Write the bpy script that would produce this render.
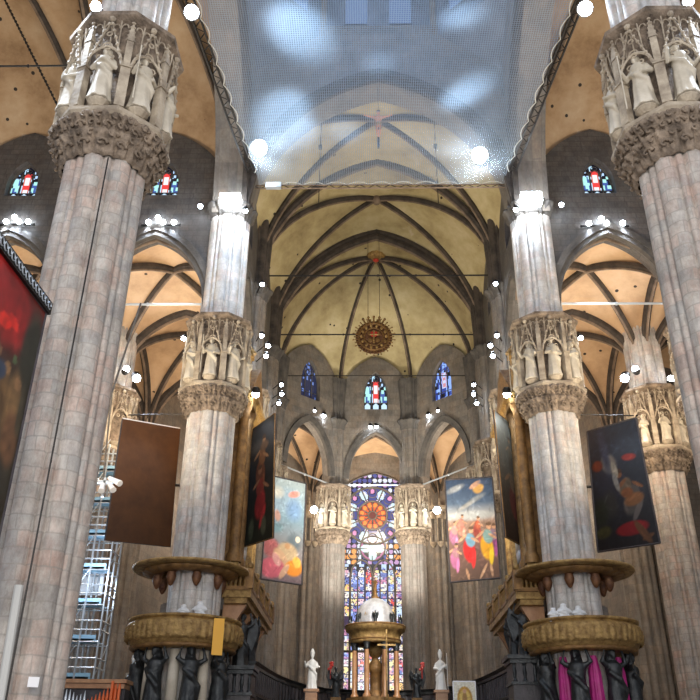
import bpy, bmesh, math, random
import numpy as np
from mathutils import Vector, Matrix
random.seed(7)
PI = math.pi
SC = bpy.context.scene
for o in list(bpy.data.objects): bpy.data.objects.remove(o)
COL = SC.collection
# ------------------------------------------------------------------ camera
F_PX, PITCH, YAW, ROLL = 819.7, math.radians(27.73), -.0242, .0107
cam_d = bpy.data.cameras.new('camera'); cam_d.sensor_width = 36; cam_d.lens = F_PX / 700 * 36
cam_d.clip_start = .1; cam_d.clip_end = 400
cam = bpy.data.objects.new('camera', cam_d); COL.objects.link(cam); SC.camera = cam
cF = Vector((math.sin(YAW) * math.cos(PITCH), math.cos(YAW) * math.cos(PITCH), math.sin(PITCH)))
cR0 = Vector((math.cos(YAW), -math.sin(YAW), 0)); cU0 = cR0.cross(cF)
cR = cR0 * math.cos(ROLL) + cU0 * math.sin(ROLL); cU = cU0 * math.cos(ROLL) - cR0 * math.sin(ROLL)
M = Matrix((cR, cU, -cF)).transposed().to_4x4(); M.translation = Vector((-.788, 0, 1.6)); cam.matrix_world = M
# ------------------------------------------------------------------ world, exposure
W = bpy.data.worlds.new('world'); SC.world = W; W.use_nodes = True
W.node_tree.nodes['Background'].inputs[0].default_value = (.86, .9, 1, 1)
W.node_tree.nodes['Background'].inputs[1].default_value = .6
SC.view_settings.view_transform = 'Standard'; SC.view_settings.look = 'None'
SC.view_settings.exposure = .5; SC.view_settings.gamma = 1; SC.view_settings.use_curve_mapping = False

def lamp(kind, loc, power, color=(1, 1, 1), target=None, size=.3, angle=60, blend=.5, parent=None):
    d = bpy.data.lights.new(kind.lower() + '_light', kind); d.energy = power; d.color = color
    if kind == 'SPOT':
        d.spot_size = math.radians(angle); d.spot_blend = blend; d.shadow_soft_size = size
    elif kind == 'AREA': d.size = size
    else: d.shadow_soft_size = size
    o = bpy.data.objects.new(kind.lower() + '_light', d); COL.objects.link(o); o.location = loc
    if target is not None:
        o.rotation_euler = (Vector(target) - Vector(loc)).to_track_quat('-Z', 'Y').to_euler()
    if parent:
        o.parent = parent; o.location = Vector(loc) - parent.location
    return o
WARM = (1, .82, .58); COOL = (.72, .84, 1); NEUT = (1, .95, .88)
# soft fill lights without fixtures, added to brighten nave, choir, transepts and aisles
lamp('AREA', (0, -6, 12), 4200, NEUT, (0, 40, 20), 16)
lamp('AREA', (0, 47, 14), 2400, (1, .88, .66), (0, 60, 46), 6)
for s in (-1, 1):
    lamp('AREA', (s * 15, 33, 14), 2600, (1, .84, .62), (s * 14, 33, 45), 7)
    lamp('POINT', (s * 14.4, 47.2, 22), 1300, (1, .8, .56), size=1.2)
    lamp('POINT', (s * 24, 47.2, 23), 900, (1, .8, .56), size=1.2)
    lamp('POINT', (s * 14.4, 57, 23), 700, (1, .8, .6), size=1.2)
    lamp('POINT', (s * 11.5, 70.5, 23), 1500, (1, .8, .6), size=1)
lamp('POINT', (0, 77, 24), 1500, (1, .82, .6), size=1)
lamp('SPOT', (1.5, 44, 15), 5000, (1, .95, .86), (-.3, 55, 9), .5, 38)  # unseen spot added to brighten the ciborium and the white statues
for s in (-1, 1): lamp('SPOT', (s * 2, 62, 12), 9000, (1, .93, .8), (s * 2.5, 72.3, 24), 1, 70)
# unseen spots added above the stretched net, aimed to form its light blotches
for (x, y, px, py, pz, e, a) in ((-4.5, 29.4, -7.5, 24.5, 43, 9, 24), (-5.6, 35.6, -2, 28, 43.5, 10, 20), (-4.6, 37.0, -1, 32, 43, 5, 15), (-2.1, 37.2, 1, 39.5, 44, 2.2, 16),
                                 (-.1, 31.7, 2, 29, 46, 2.2, 11), (3.7, 28.9, -3, 30.5, 42, 6, 12), (4.5, 34.3, -1, 39.5, 41.5, 10, 15), (.5, 25, -4, 25, 43, 3, 30)):
    lamp('SPOT', (px, py, pz), e * 1500, (.6, .78, 1), (x, y, 36), .4, a, 1)
lamp('POINT', (0, 32, 50), 2600, (.35, .58, 1), size=2)  # blue light without a fixture, added to tint the dome interior

# ------------------------------------------------------------------ materials
def new_mat(name):
    m = bpy.data.materials.new(name); m.use_nodes = True
    nt = m.node_tree; return m, nt, nt.nodes['Principled BSDF']
def N(nt, t, **kw):
    n = nt.nodes.new(t)
    for k, v in kw.items():
        if k in n.inputs.keys(): n.inputs[k].default_value = v
        else: setattr(n, k, v)
    return n
def ramp(nt, fac, stops):
    r = nt.nodes.new('ShaderNodeValToRGB'); nt.links.new(fac, r.inputs[0])
    while len(r.color_ramp.elements) < len(stops): r.color_ramp.elements.new(.5)
    for e, (p, c) in zip(r.color_ramp.elements, stops): e.position = p; e.color = (*c, 1)
    return r.outputs[0]
def mixc(nt, a, b, fac, mode='MIX'):
    m = nt.nodes.new('ShaderNodeMixRGB'); m.blend_type = mode
    for i, v in ((0, fac), (1, a), (2, b)):
        if hasattr(v, 'links') or hasattr(v, 'is_linked'): nt.links.new(v, m.inputs[i])
        elif i == 0: m.inputs[0].default_value = v
        else: m.inputs[i].default_value = (*v, 1)
    return m.outputs[0]
def mottled(name, c1, c2, scale=1.5, rough=.8, metal=0, bump=.3, c3=None, detail=6):
    m, nt, b = new_mat(name)
    tc = N(nt, 'ShaderNodeTexCoord'); no = N(nt, 'ShaderNodeTexNoise', Scale=scale, Detail=detail, Roughness=.65)
    nt.links.new(tc.outputs['Object'], no.inputs['Vector'])
    stops = [(.3, c1), (.7, c2)] if c3 is None else [(.3, c1), (.52, c2), (.72, c3)]
    nt.links.new(ramp(nt, no.outputs['Fac'], stops), b.inputs['Base Color'])
    b.inputs['Roughness'].default_value = rough; b.inputs['Metallic'].default_value = metal
    if bump:
        n2 = N(nt, 'ShaderNodeTexNoise', Scale=scale * 6, Detail=4); nt.links.new(tc.outputs['Object'], n2.inputs['Vector'])
        bp = N(nt, 'ShaderNodeBump', Strength=bump, Distance=.06); nt.links.new(n2.outputs['Fac'], bp.inputs['Height'])
        nt.links.new(bp.outputs[0], b.inputs['Normal'])
    return m
def masonry(name, c1, c2, c3, mortar, bw=.95, bh=.5, stain=.6, ms=.03, mo=.55):
    m, nt, b = new_mat(name)
    tc = N(nt, 'ShaderNodeTexCoord')
    wn_ = N(nt, 'ShaderNodeTexNoise', Scale=1.3, Detail=3); nt.links.new(tc.outputs['UV'], wn_.inputs['Vector'])
    wm = N(nt, 'ShaderNodeVectorMath', operation='SCALE'); wm.inputs['Scale'].default_value = .14; nt.links.new(wn_.outputs['Color'], wm.inputs[0])
    wa = N(nt, 'ShaderNodeVectorMath', operation='ADD'); nt.links.new(tc.outputs['UV'], wa.inputs[0]); nt.links.new(wm.outputs[0], wa.inputs[1])
    br = N(nt, 'ShaderNodeTexBrick', Scale=1.0); br.inputs['Brick Width'].default_value = bw; br.inputs['Row Height'].default_value = bh
    br.inputs['Mortar Size'].default_value = ms; br.inputs['Mortar Smooth'].default_value = .6; br.squash = .7; br.squash_frequency = 3
    br.inputs['Color1'].default_value = (0, 0, 0, 1); br.inputs['Color2'].default_value = (1, 1, 1, 1); br.inputs['Mortar'].default_value = (.5, .5, .5, 1)
    nt.links.new(wa.outputs[0], br.inputs['Vector'])
    no = N(nt, 'ShaderNodeTexNoise', Scale=.55, Detail=10, Roughness=.75); nt.links.new(tc.outputs['UV'], no.inputs['Vector'])
    mp = N(nt, 'ShaderNodeMapping'); mp.inputs['Scale'].default_value = (1, 1, .45); nt.links.new(tc.outputs['Object'], mp.inputs['Vector'])
    n3 = N(nt, 'ShaderNodeTexNoise', Scale=4.2, Detail=10, Roughness=.8); nt.links.new(mp.outputs[0], n3.inputs['Vector'])
    n4 = N(nt, 'ShaderNodeTexNoise', Scale=1.1, Detail=8, Roughness=.7); nt.links.new(mp.outputs[0], n4.inputs['Vector'])
    blk = ramp(nt, br.outputs['Color'], [(.05, c1), (.5, c2), (.95, c3)])
    veins = ramp(nt, n4.outputs['Fac'], [(.35, c1), (.5, c2), (.62, c3)])
    col = mixc(nt, blk, veins, .5)
    st = ramp(nt, no.outputs['Fac'], [(.33, (.4, .37, .34)), (.6, (1.1, 1.1, 1.1))])
    col = mixc(nt, col, st, stain, 'MULTIPLY')
    fine = ramp(nt, n3.outputs['Fac'], [(.36, (.58, .55, .53)), (.6, (1.12, 1.15, 1.15))])
    col = mixc(nt, col, fine, .65, 'MULTIPLY')
    mf = N(nt, 'ShaderNodeMath', operation='MULTIPLY'); mf.inputs[1].default_value = mo; nt.links.new(br.outputs['Fac'], mf.inputs[0])
    col = mixc(nt, col, mortar, mf.outputs[0])
    nt.links.new(col, b.inputs['Base Color']); b.inputs['Roughness'].default_value = .55
    bp = N(nt, 'ShaderNodeBump', Strength=.5, Distance=.05); nt.links.new(n3.outputs['Fac'], bp.inputs['Height'])
    nt.links.new(bp.outputs[0], b.inputs['Normal'])
    return m
def plaster(name, c1, c2, c3, seed=0):
    m, nt, b = new_mat(name)
    tc = N(nt, 'ShaderNodeTexCoord')
    mp = N(nt, 'ShaderNodeMapping'); mp.inputs['Location'].default_value = (seed, seed * 2, 0); nt.links.new(tc.outputs['Object'], mp.inputs['Vector'])
    no = N(nt, 'ShaderNodeTexNoise', Scale=.35, Detail=9, Roughness=.68); nt.links.new(mp.outputs[0], no.inputs['Vector'])
    n2 = N(nt, 'ShaderNodeTexNoise', Scale=.22, Detail=10, Roughness=.6); nt.links.new(mp.outputs[0], n2.inputs['Vector'])
    v = N(nt, 'ShaderNodeTexVoronoi', Scale=.8); nt.links.new(mp.outputs[0], v.inputs['Vector'])
    col = ramp(nt, no.outputs['Fac'], [(.3, c1), (.5, c2), (.7, c3)])
    pale = ramp(nt, n2.outputs['Fac'], [(.64, (0, 0, 0)), (.67, (1, 1, 1))])
    col = mixc(nt, col, (.62, .54, .45), mixc(nt, (0, 0, 0), pale, .45))
    dot = ramp(nt, v.outputs['Distance'], [(.095, (1, 1, 1)), (.105, (0, 0, 0))])
    col = mixc(nt, col, (.03, .022, .018), dot)
    nt.links.new(col, b.inputs['Base Color']); b.inputs['Roughness'].default_value = .9
    return m
def attr_mat(name, emit=0, rough=.55):
    m, nt, b = new_mat(name)
    a = N(nt, 'ShaderNodeAttribute'); a.attribute_name = 'paint'
    if emit:
        b.inputs['Base Color'].default_value = (.02, .02, .02, 1)
        nt.links.new(a.outputs['Color'], b.inputs['Emission Color']); b.inputs['Emission Strength'].default_value = emit
    else:
        nt.links.new(a.outputs['Color'], b.inputs['Base Color'])
    b.inputs['Roughness'].default_value = rough
    return m
def plain(name, c, rough=.6, metal=0, emit=0, ecol=None):
    m, nt, b = new_mat(name); b.inputs['Base Color'].default_value = (*c, 1)
    b.inputs['Roughness'].default_value = rough; b.inputs['Metallic'].default_value = metal
    if emit: b.inputs['Emission Color'].default_value = (*(ecol or c), 1); b.inputs['Emission Strength'].default_value = emit
    return m
MT = {}
MT['pier'] = masonry('pier_marble', (.31, .3, .3), (.5, .46, .42), (.52, .37, .31), (.2, .18, .16), .8, .42, mo=.45)
MT['pier_white'] = masonry('pier_marble_pale', (.42, .42, .44), (.62, .6, .57), (.58, .46, .41), (.3, .28, .27), .8, .42, mo=.4)
MT['grey_wall'] = masonry('grey_marble_wall', (.075, .072, .075), (.12, .112, .108), (.13, .11, .1), (.04, .035, .035), 1.1, .42)
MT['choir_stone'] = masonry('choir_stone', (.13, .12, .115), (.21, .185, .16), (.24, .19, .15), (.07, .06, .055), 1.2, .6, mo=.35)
MT['apse_stone'] = masonry('apse_pier_stone', (.2, .185, .175), (.26, .235, .215), (.25, .2, .175), (.1, .085, .08), 1.0, .55, mo=.35)
MT['carved'] = mottled('carved_marble', (.17, .13, .095), (.55, .47, .36), 1.3, .7, 0, .6)
MT['foliage'] = mottled('carved_foliage_marble', (.05, .035, .025), (.36, .28, .21), 2.2, .8, 0, .8)
MT['statue'] = mottled('statue_marble', (.4, .35, .27), (.66, .6, .5), 1.0, .6, 0, .3)
MT['dark_stone'] = mottled('sooty_stone', (.045, .042, .042), (.13, .115, .1), 1.2, .85, 0, .5)
MT['rib'] = mottled('vault_rib_stone', (.1, .07, .05), (.27, .2, .145), 1.3, .85, 0, .4)
MT['rib_dark'] = mottled('dark_rib_stone', (.02, .017, .015), (.085, .066, .054), 1.3, .85, 0, .4)
MT['vault'] = plaster('vault_plaster', (.22, .13, .065), (.4, .265, .15), (.5, .37, .24))
MT['vault_choir'] = plaster('choir_vault_plaster', (.26, .2, .1), (.43, .35, .185), (.55, .47, .29), 3)
MT['vault_aisle'] = plaster('aisle_vault_plaster', (.4, .26, .15), (.56, .38, .23), (.64, .46, .3), 8)
MT['dome'] = mottled('dome_stone', (.06, .065, .075), (.2, .2, .21), .5, .85, 0, 0)
MT['gold'] = mottled('gilded_wood', (.14, .07, .022), (.55, .36, .13), 3.2, .45, .35, .8)
MT['gold_dark'] = mottled('aged_gilding', (.1, .05, .018), (.33, .18, .06), 2.5, .5, .4, .5)
MT['bronze'] = mottled('dark_bronze', (.012, .014, .016), (.07, .075, .078), 2.5, .38, .6, .5)
MT['wood_dark'] = mottled('dark_choir_wood', (.02, .018, .022), (.07, .06, .065), 2, .45, 0, .4)
MT['white'] = mottled('white_marble', (.7, .7, .68), (.88, .87, .84), 2, .5, 0, .1)
MT['cloth_white'] = mottled('white_cloth', (.66, .68, .7), (.85, .86, .88), 2, .8, 0, .2)
MT['brown_canvas'] = mottled('brown_canvas_back', (.055, .019, .004), (.115, .042, .009), .6, .75, 0, .15)
MT['iron'] = plain('black_iron', (.02, .018, .017), .5, .6)
MT['steel'] = plain('galvanised_steel', (.55, .6, .65), .35, .7)
MT['deck'] = plain('pale_blue_deck', (.3, .52, .68), .5)
MT['lens'] = plain('lit_lamp_lens', (1, 1, 1), .4, 0, 30, (.8, .9, 1))
MT['lens_soft'] = plain('lit_lamp_glass', (1, 1, 1), .4, 0, 14, (.85, .92, 1))
MT['paint'] = attr_mat('painted_canvas'); MT['glass'] = attr_mat('stained_glass', .9, .2)
MT['skin_wood'] = mottled('painted_wood_flesh', (.5, .2, .1), (.62, .28, .16), 2, .5, 0, .1)
MT['magenta'] = mottled('magenta_silk', (.3, .01, .12), (.55, .03, .26), 2, .5, 0, .2)
MT['terracotta'] = mottled('brown_red_marble', (.3, .13, .05), (.5, .27, .13), 2, .35, 0, .1)
MT['silver'] = mottled('silvered_dome', (.42, .42, .44), (.7, .7, .72), 2.5, .35, .35, .3)
MT['floor'] = masonry('patterned_marble_floor', (.2, .18, .16), (.32, .28, .25), (.12, .1, .1), (.05, .05, .05), 2, 2)
MT['red'] = plain('red_enamel', (.5, .03, .02), .4); MT['orange'] = plain('orange_paint', (.72, .14, .03), .5)
MT['yellow'] = plain('yellow_banner', (.8, .42, .06), .7); MT['maroon'] = mottled('dark_red_gilt', (.06, .015, .01), (.25, .12, .05), 4, .5, .3, .3)
MT['paper'] = plain('white_paper', (.8, .8, .82), .8)
MT['grey_pipe'] = plain('grey_plastic_pipe', (.5, .5, .48), .5)
def net_material():
    m, nt, b = new_mat('net_mesh')
    out = nt.nodes['Material Output']; tc = N(nt, 'ShaderNodeTexCoord')
    wv = []
    for d in ('X', 'Y'):
        w = N(nt, 'ShaderNodeTexWave', Scale=2.6); w.bands_direction = d; w.inputs['Distortion'].default_value = .35
        w.inputs['Detail'].default_value = 1
        nt.links.new(tc.outputs['Object'], w.inputs['Vector']); wv.append(w)
    mx = N(nt, 'ShaderNodeMath', operation='MAXIMUM'); nt.links.new(wv[0].outputs['Fac'], mx.inputs[0]); nt.links.new(wv[1].outputs['Fac'], mx.inputs[1])
    mr = N(nt, 'ShaderNodeMapRange'); nt.links.new(mx.outputs[0], mr.inputs[0]); mr.inputs[3].default_value = .1; mr.inputs[4].default_value = .34
    d = N(nt, 'ShaderNodeBsdfDiffuse'); d.inputs[0].default_value = (.68, .8, .9, 1)
    t = N(nt, 'ShaderNodeBsdfTranslucent'); t.inputs[0].default_value = (.7, .84, .95, 1)
    m1 = N(nt, 'ShaderNodeMixShader'); m1.inputs[0].default_value = .75; nt.links.new(d.outputs[0], m1.inputs[1]); nt.links.new(t.outputs[0], m1.inputs[2])
    tr = N(nt, 'ShaderNodeBsdfTransparent')
    m2 = N(nt, 'ShaderNodeMixShader'); nt.links.new(mr.outputs[0], m2.inputs[0]); nt.links.new(tr.outputs[0], m2.inputs[1]); nt.links.new(m1.outputs[0], m2.inputs[2])
    nt.links.new(m2.outputs[0], out.inputs['Surface']); return m
MT['net'] = net_material()

# ------------------------------------------------------------------ mesh helpers (world coordinates; build() makes them local to the parent)
def wpos(o):
    p = Vector((0, 0, 0))
    while o is not None: p += o.location; o = o.parent
    return p
class MB:
    def __init__(s): s.v = []; s.f = []; s.uv = []; s.cc = []
    def add(s, vs, fs, uvs=None):
        n = len(s.v); s.v += [tuple(v) for v in vs]; s.f += [tuple(i + n for i in f) for f in fs]
        if uvs is None:
            uvs = [(v[0] + v[1], v[2]) for v in vs]
        s.uv += list(uvs); return s
    def box(s, c, d, rz=0, axes=None):
        c = Vector(c); hx, hy, hz = d[0] / 2, d[1] / 2, d[2] / 2
        if axes is None: ax, ay, az = Vector((math.cos(rz), math.sin(rz), 0)), Vector((-math.sin(rz), math.cos(rz), 0)), Vector((0, 0, 1))
        else: ax, ay, az = axes
        vs = [c + ax * (i * hx) + ay * (j * hy) + az * (k * hz) for k in (-1, 1) for j in (-1, 1) for i in (-1, 1)]
        return s.add(vs, [(0, 2, 3, 1), (4, 5, 7, 6), (0, 1, 5, 4), (2, 6, 7, 3), (0, 4, 6, 2), (1, 3, 7, 5)])
    def tube(s, pts, r, n=8, cap=True):
        pts = [Vector(p) for p in pts]; rs = r if isinstance(r, (list, tuple)) else [r] * len(pts)
        vs = []; uv = []; L = 0
        for i, p in enumerate(pts):
            t = (pts[min(i + 1, len(pts) - 1)] - pts[max(i - 1, 0)]).normalized()
            a = t.cross(Vector((0, 0, 1)));
            if a.length < .05: a = t.cross(Vector((0, 1, 0)))
            a.normalize(); b = a.cross(t)
            if i: L += (p - pts[i - 1]).length
            for k in range(n):
                q = 2 * PI * k / n; vs.append(p + a * (rs[i] * math.cos(q)) + b * (rs[i] * math.sin(q))); uv.append((q * rs[i], L))
        fs = [(i * n + k, i * n + (k + 1) % n, (i + 1) * n + (k + 1) % n, (i + 1) * n + k) for i in range(len(pts) - 1) for k in range(n)]
        if cap: fs += [tuple(range(n))[::-1], tuple((len(pts) - 1) * n + k for k in range(n))]
        return s.add(vs, fs, uv)
    def lathe(s, prof, c=(0, 0, 0), n=48, fn=None, a0=0, a1=2 * PI, closed=True):
        c = Vector(c); vs = []; uv = []; full = abs(a1 - a0 - 2 * PI) < 1e-6; m = n if full else n + 1
        L = 0
        for j, (r, z) in enumerate(prof):
            if j: L += math.hypot(r - prof[j - 1][0], z - prof[j - 1][1])
            for k in range(m):
                q = a0 + (a1 - a0) * k / n; rr = r * (fn(q, z) if fn else 1)
                vs.append(c + Vector((rr * math.cos(q), rr * math.sin(q), z))); uv.append((q * max(prof[0][0], .2), L))
        fs = []
        for j in range(len(prof) - 1):
            for k in range(n):
                k2 = (k + 1) % m if full else k + 1
                fs.append((j * m + k, j * m + k2, (j + 1) * m + k2, (j + 1) * m + k))
        return s.add(vs, fs, uv)
    def sweep(s, pts, prof, up=Vector((0, 0, 1)), side=None):
        """profile (a along side, b along normal) swept along pts; side fixed if given"""
        pts = [Vector(p) for p in pts]; n = len(prof); vs = []; uv = []; L = 0
        for i, p in enumerate(pts):
            t = (pts[min(i + 1, len(pts) - 1)] - pts[max(i - 1, 0)]).normalized()
            sd = Vector(side).normalized() if side is not None else t.cross(up).normalized()
            nm = sd.cross(t).normalized()
            if i: L += (p - pts[i - 1]).length
            for (a, b) in prof: vs.append(p + sd * a + nm * b); uv.append((a + b, L))
        fs = [(i * n + k, i * n + (k + 1) % n, (i + 1) * n + (k + 1) % n, (i + 1) * n + k) for i in range(len(pts) - 1) for k in range(n)]
        fs += [tuple(range(n))[::-1], tuple((len(pts) - 1) * n + k for k in range(n))]
        return s.add(vs, fs, uv)
    def ball(s, c, r, n=10, m=7):
        c = Vector(c); r = Vector(r) if not isinstance(r, (int, float)) else Vector((r, r, r)); vs = []
        for j in range(m + 1):
            p = PI * j / m
            for k in range(n):
                q = 2 * PI * k / n; vs.append(c + Vector((r.x * math.sin(p) * math.cos(q), r.y * math.sin(p) * math.sin(q), r.z * math.cos(p))))
        return s.add(vs, [(j * n + k, (j + 1) * n + k, (j + 1) * n + (k + 1) % n, j * n + (k + 1) % n) for j in range(m) for k in range(n)])
    def mesh(s, name, off, mat, smooth=False, fcol=None, vcol=None):
        me = bpy.data.meshes.new(name); me.from_pydata([Vector(v) - off for v in s.v], [], s.f)
        ul = me.uv_layers.new(name='UVMap'); idx = np.empty(len(me.loops), dtype=np.int32); me.loops.foreach_get('vertex_index', idx)
        ul.data.foreach_set('uv', np.array(s.uv, dtype=np.float32)[idx].ravel())
        if fcol is not None:
            at = me.color_attributes.new('paint', 'FLOAT_COLOR', 'CORNER'); cols = []
            for p in me.polygons: cols += [(*fcol[p.index], 1)] * len(p.vertices)
            at.data.foreach_set('color', np.array(cols, dtype=np.float32).ravel())
        if vcol is not None:
            at = me.color_attributes.new('paint', 'FLOAT_COLOR', 'POINT')
            at.data.foreach_set('color', np.array([(*c, 1) for c in vcol], dtype=np.float32).ravel())
        me.materials.append(mat)
        if smooth: me.polygons.foreach_set('use_smooth', [True] * len(me.polygons))
        me.validate(); me.update(); return me
    def build(s, name, mat, parent=None, smooth=False, fcol=None, vcol=None):
        off = wpos(parent) if parent else Vector((0, 0, 0))
        if parent is None and s.v:
            a = np.array(s.v); lo = a.min(0); hi = a.max(0); off = Vector(((lo[0] + hi[0]) / 2, (lo[1] + hi[1]) / 2, lo[2]))
        me = s.mesh(name, off, MT[mat] if isinstance(mat, str) else mat, smooth, fcol, vcol)
        o = bpy.data.objects.new(name, me); COL.objects.link(o)
        if parent: o.parent = parent
        else: o.location = off
        return o
def struct(o): o['kind'] = 'structure'; return o
def tag(o, label, cat, group=None):
    o['label'] = label; o['category'] = cat
    if group: o['group'] = group
    return o
def thing(name, loc, label=None, cat=None, group=None):
    o = bpy.data.objects.new(name, None); COL.objects.link(o); o.location = loc; o.empty_display_size = .3
    if label: tag(o, label, cat, group)
    return o
def copy_tree(o, parent=None, loc=None, rz=None):
    kids = list(o.children); c = o.copy(); COL.objects.link(c)
    if parent is not None: c.parent = parent
    if loc is not None: c.location = loc
    if rz is not None: c.rotation_euler = (0, 0, rz)
    for k in kids: copy_tree(k, c)
    return c
def px_x(p):
    d = Vector(p) - cam.location; return d.dot(cR) / d.dot(cF)
ORD = ['first', 'second', 'third', 'fourth', 'fifth', 'sixth', 'seventh', 'eighth', 'ninth', 'tenth']

# ------------------------------------------------------------------ arches and vaults
KP = 1.35; DONE = set()
def parch(t):
    t = min(1, abs(t)); return math.sqrt(max(0, KP * KP - (t + KP - 1) ** 2)) / math.sqrt(KP * KP - (KP - 1) ** 2)
def parw(t):
    t = min(1, abs(t)); k = 2.1; return math.sqrt(max(0, k * k - (t + k - 1) ** 2)) / math.sqrt(k * k - (k - 1) ** 2)
def vault_bay(name, corners, centre, hs, spring, mat, ribmat, wallrib=.28, diag=.3, big=.5, n=14, ridge=False):
    """corners in order; hs[i] = height of the wall arch on side i; centre=(x,y,H)"""
    cx, cy, H = centre; mb = MB(); nc = len(corners); up = Vector((0, 0, 1))
    def surf(i, s, t):
        a = corners[i]; b = corners[(i + 1) % nc]; w = (t + 1) / 2
        x = cx + s * (a[0] * (1 - w) + b[0] * w - cx); y = cy + s * (a[1] * (1 - w) + b[1] * w - cy)
        zg = H * parch(s); Hf = hs[i]; R = H - (H - Hf) * s ** 1.7; R = max(R, zg)
        return Vector((x, y, spring + zg + parch(t) * (R - zg)))
    for i in range(nc):
        vs = []; uv = []; m = 2 * n
        for j in range(n + 1):
            for k in range(m + 1):
                p = surf(i, 1 - (1 - j / n) ** 1.0 if j else .0005, -1 + 2 * k / m); vs.append(p); uv.append((p.x, p.y))
        mb.add(vs, [(j * (m + 1) + k, j * (m + 1) + k + 1, (j + 1) * (m + 1) + k + 1, (j + 1) * (m + 1) + k) for j in range(n) for k in range(m)], uv)
    struct(mb.build('ceiling', mat, smooth=True))
    rb = MB(); rc = MB()
    def prof(w, d): return [(-w / 2, .1), (-w / 2, -d * .35), (-w * .32, -d * .6), (-w * .25, -d * .8), (w * .25, -d * .8), (w * .32, -d * .6), (w / 2, -d * .35), (w / 2, .1)]
    def core(w, d): return [(-w * .17, -d * .6), (-w * .2, -d * .9), (-w * .12, -d * 1.08), (w * .12, -d * 1.08), (w * .2, -d * .9), (w * .17, -d * .6)]
    for i in range(nc):
        pts = [surf(i, s / 18, -1) for s in range(1, 19)]
        pts = [Vector((cx, cy, spring + H))] + pts
        for mb_, pf in ((rb, prof), (rc, core)): mb_.sweep(pts, pf(diag * 1.35, diag * 1.25))
        w = big if hs[i] >= H * .97 and wallrib else wallrib
        key = tuple(sorted([tuple(round(c, 1) for c in corners[i]), tuple(round(c, 1) for c in corners[(i + 1) % nc])])) + (round(spring, 1),)
        if w and key not in DONE:
            DONE.add(key)
            for mb_, pf in ((rb, prof), (rc, core)): mb_.sweep([surf(i, 1, -1 + 2 * k / 28) for k in range(29)], pf(w, w * .9))
    struct(rb.build('trim_1', 'rib_dark')); struct(rc.build('trim_1', ribmat))
    return surf
def arch_wall(name, P, Q, th, zb, zt, openings, mat, mould=None, mouldmat=None, mw=.45, nst=22, ztf=None):
    """wall from P to Q (plan points); openings: (s_centre, half, z_bottom, z_spring, z_apex, glazed)"""
    P = Vector((*P, 0)); Q = Vector((*Q, 0)); L = (Q - P).length; d = (Q - P) / L; nrm = Vector((d.y, -d.x, 0))  # towards camera when P left, Q right
    xs = {0, L}
    for (c, h, z0, zs, za, *_) in openings:
        for k in range(nst + 1): xs.add(round(c - h + 2 * h * k / nst, 4))
    if ztf:
        for k in range(25): xs.add(round(L * k / 24, 4))
    xs = sorted(xs); mb = MB()
    def pt(s, z, f): v = P + d * s + nrm * (th / 2 * f); return (v.x, v.y, z)
    def q(a, b, c, e, uv): mb.add([a, b, c, e], [(0, 1, 2, 3)], uv)
    for a, b in zip(xs[:-1], xs[1:]):
        m = (a + b) / 2
        act = sorted([o for o in openings if o[0] - o[1] < m < o[0] + o[1]], key=lambda o: o[2])
        ta, tb = (ztf(a), ztf(b)) if ztf else (zt, zt)
        lo_a = lo_b = zb; segs = []
        for (c, h, z0, zs, za, *g_) in act:
            pf = parw if g_ and g_[0] else parch
            segs.append((lo_a, lo_b, z0, z0)) if z0 > zb else None; ha = zs + (za - zs) * pf((a - c) / h); hb = zs + (za - zs) * pf((b - c) / h)
            for (s0, s1, y0, y1) in ((a, b, ha, hb),):
                q(pt(a, ha, 1), pt(b, hb, 1), pt(b, hb, -1), pt(a, ha, -1), [(a, 0), (b, 0), (b, th), (a, th)])
            if z0 > zb: q(pt(a, z0, 1), pt(b, z0, 1), pt(b, z0, -1), pt(a, z0, -1), [(a, 0), (b, 0), (b, th), (a, th)])
            lo_a, lo_b = ha, hb
        segs.append((lo_a, lo_b, ta, tb))
        for (a0, b0, a1, b1) in segs:
            if a1 - a0 < 1e-4 and b1 - b0 < 1e-4: continue
            for f in (1, -1): q(pt(a, a0, f), pt(b, b0, f), pt(b, b1, f), pt(a, a1, f), [(a, a0), (b, b0), (b, b1), (a, a1)])
    for (c, h, z0, zs, za, *_) in openings:
        for sd in (-1, 1): q(pt(c + sd * h, z0, 1), pt(c + sd * h, z0, -1), pt(c + sd * h, zs, -1), pt(c + sd * h, zs, 1), [(0, z0), (th, z0), (th, zs), (0, zs)])
    w = struct(mb.build(name, mat))
    if mould:
        tb = MB()
        for (c, h, z0, zs, za, *g) in openings:
            if g and g[0]: continue
            for (off, ww, f) in ((.0, mw * .45, 1.0), (mw * .5, mw * .6, 1.15)):
                pts = []
                for k in range(31):
                    t = -1 + 2 * k / 30; hh = h + off
                    pts.append(pt(c + hh * t, zs + (za + off * 1.2 - zs) * parch(t), f))
                tb.sweep(pts, [(-.16, -.05), (-.16, ww), (.16, ww), (.16, -.05)], side=nrm)
        struct(tb.build('trim_2', mouldmat or mat))
    return w
ZS, ZC, ZT = 19.72, 26.06, 25.45           # start of the big capitals, top of the big capitals
ZH, HV = 33.5, 13.0             # springing and rise of the high vaults
YF, YM = 21.48, 42.6
NAVE = 9.6; BT = 9.3; XA = 9.5 + 9.3
# floor
fl = MB(); fl.add([(-60, -30, 0), (60, -30, 0), (60, 95, 0), (-60, 95, 0)], [(0, 1, 2, 3)], [(-60, -30), (60, -30), (60, 95), (-60, 95)])
struct(fl.build('floor', 'floor'))
pl = MB(); pl.box((0, 61, .7), (18, 36, 1.4)); struct(pl.build('floor', 'floor'))
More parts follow.
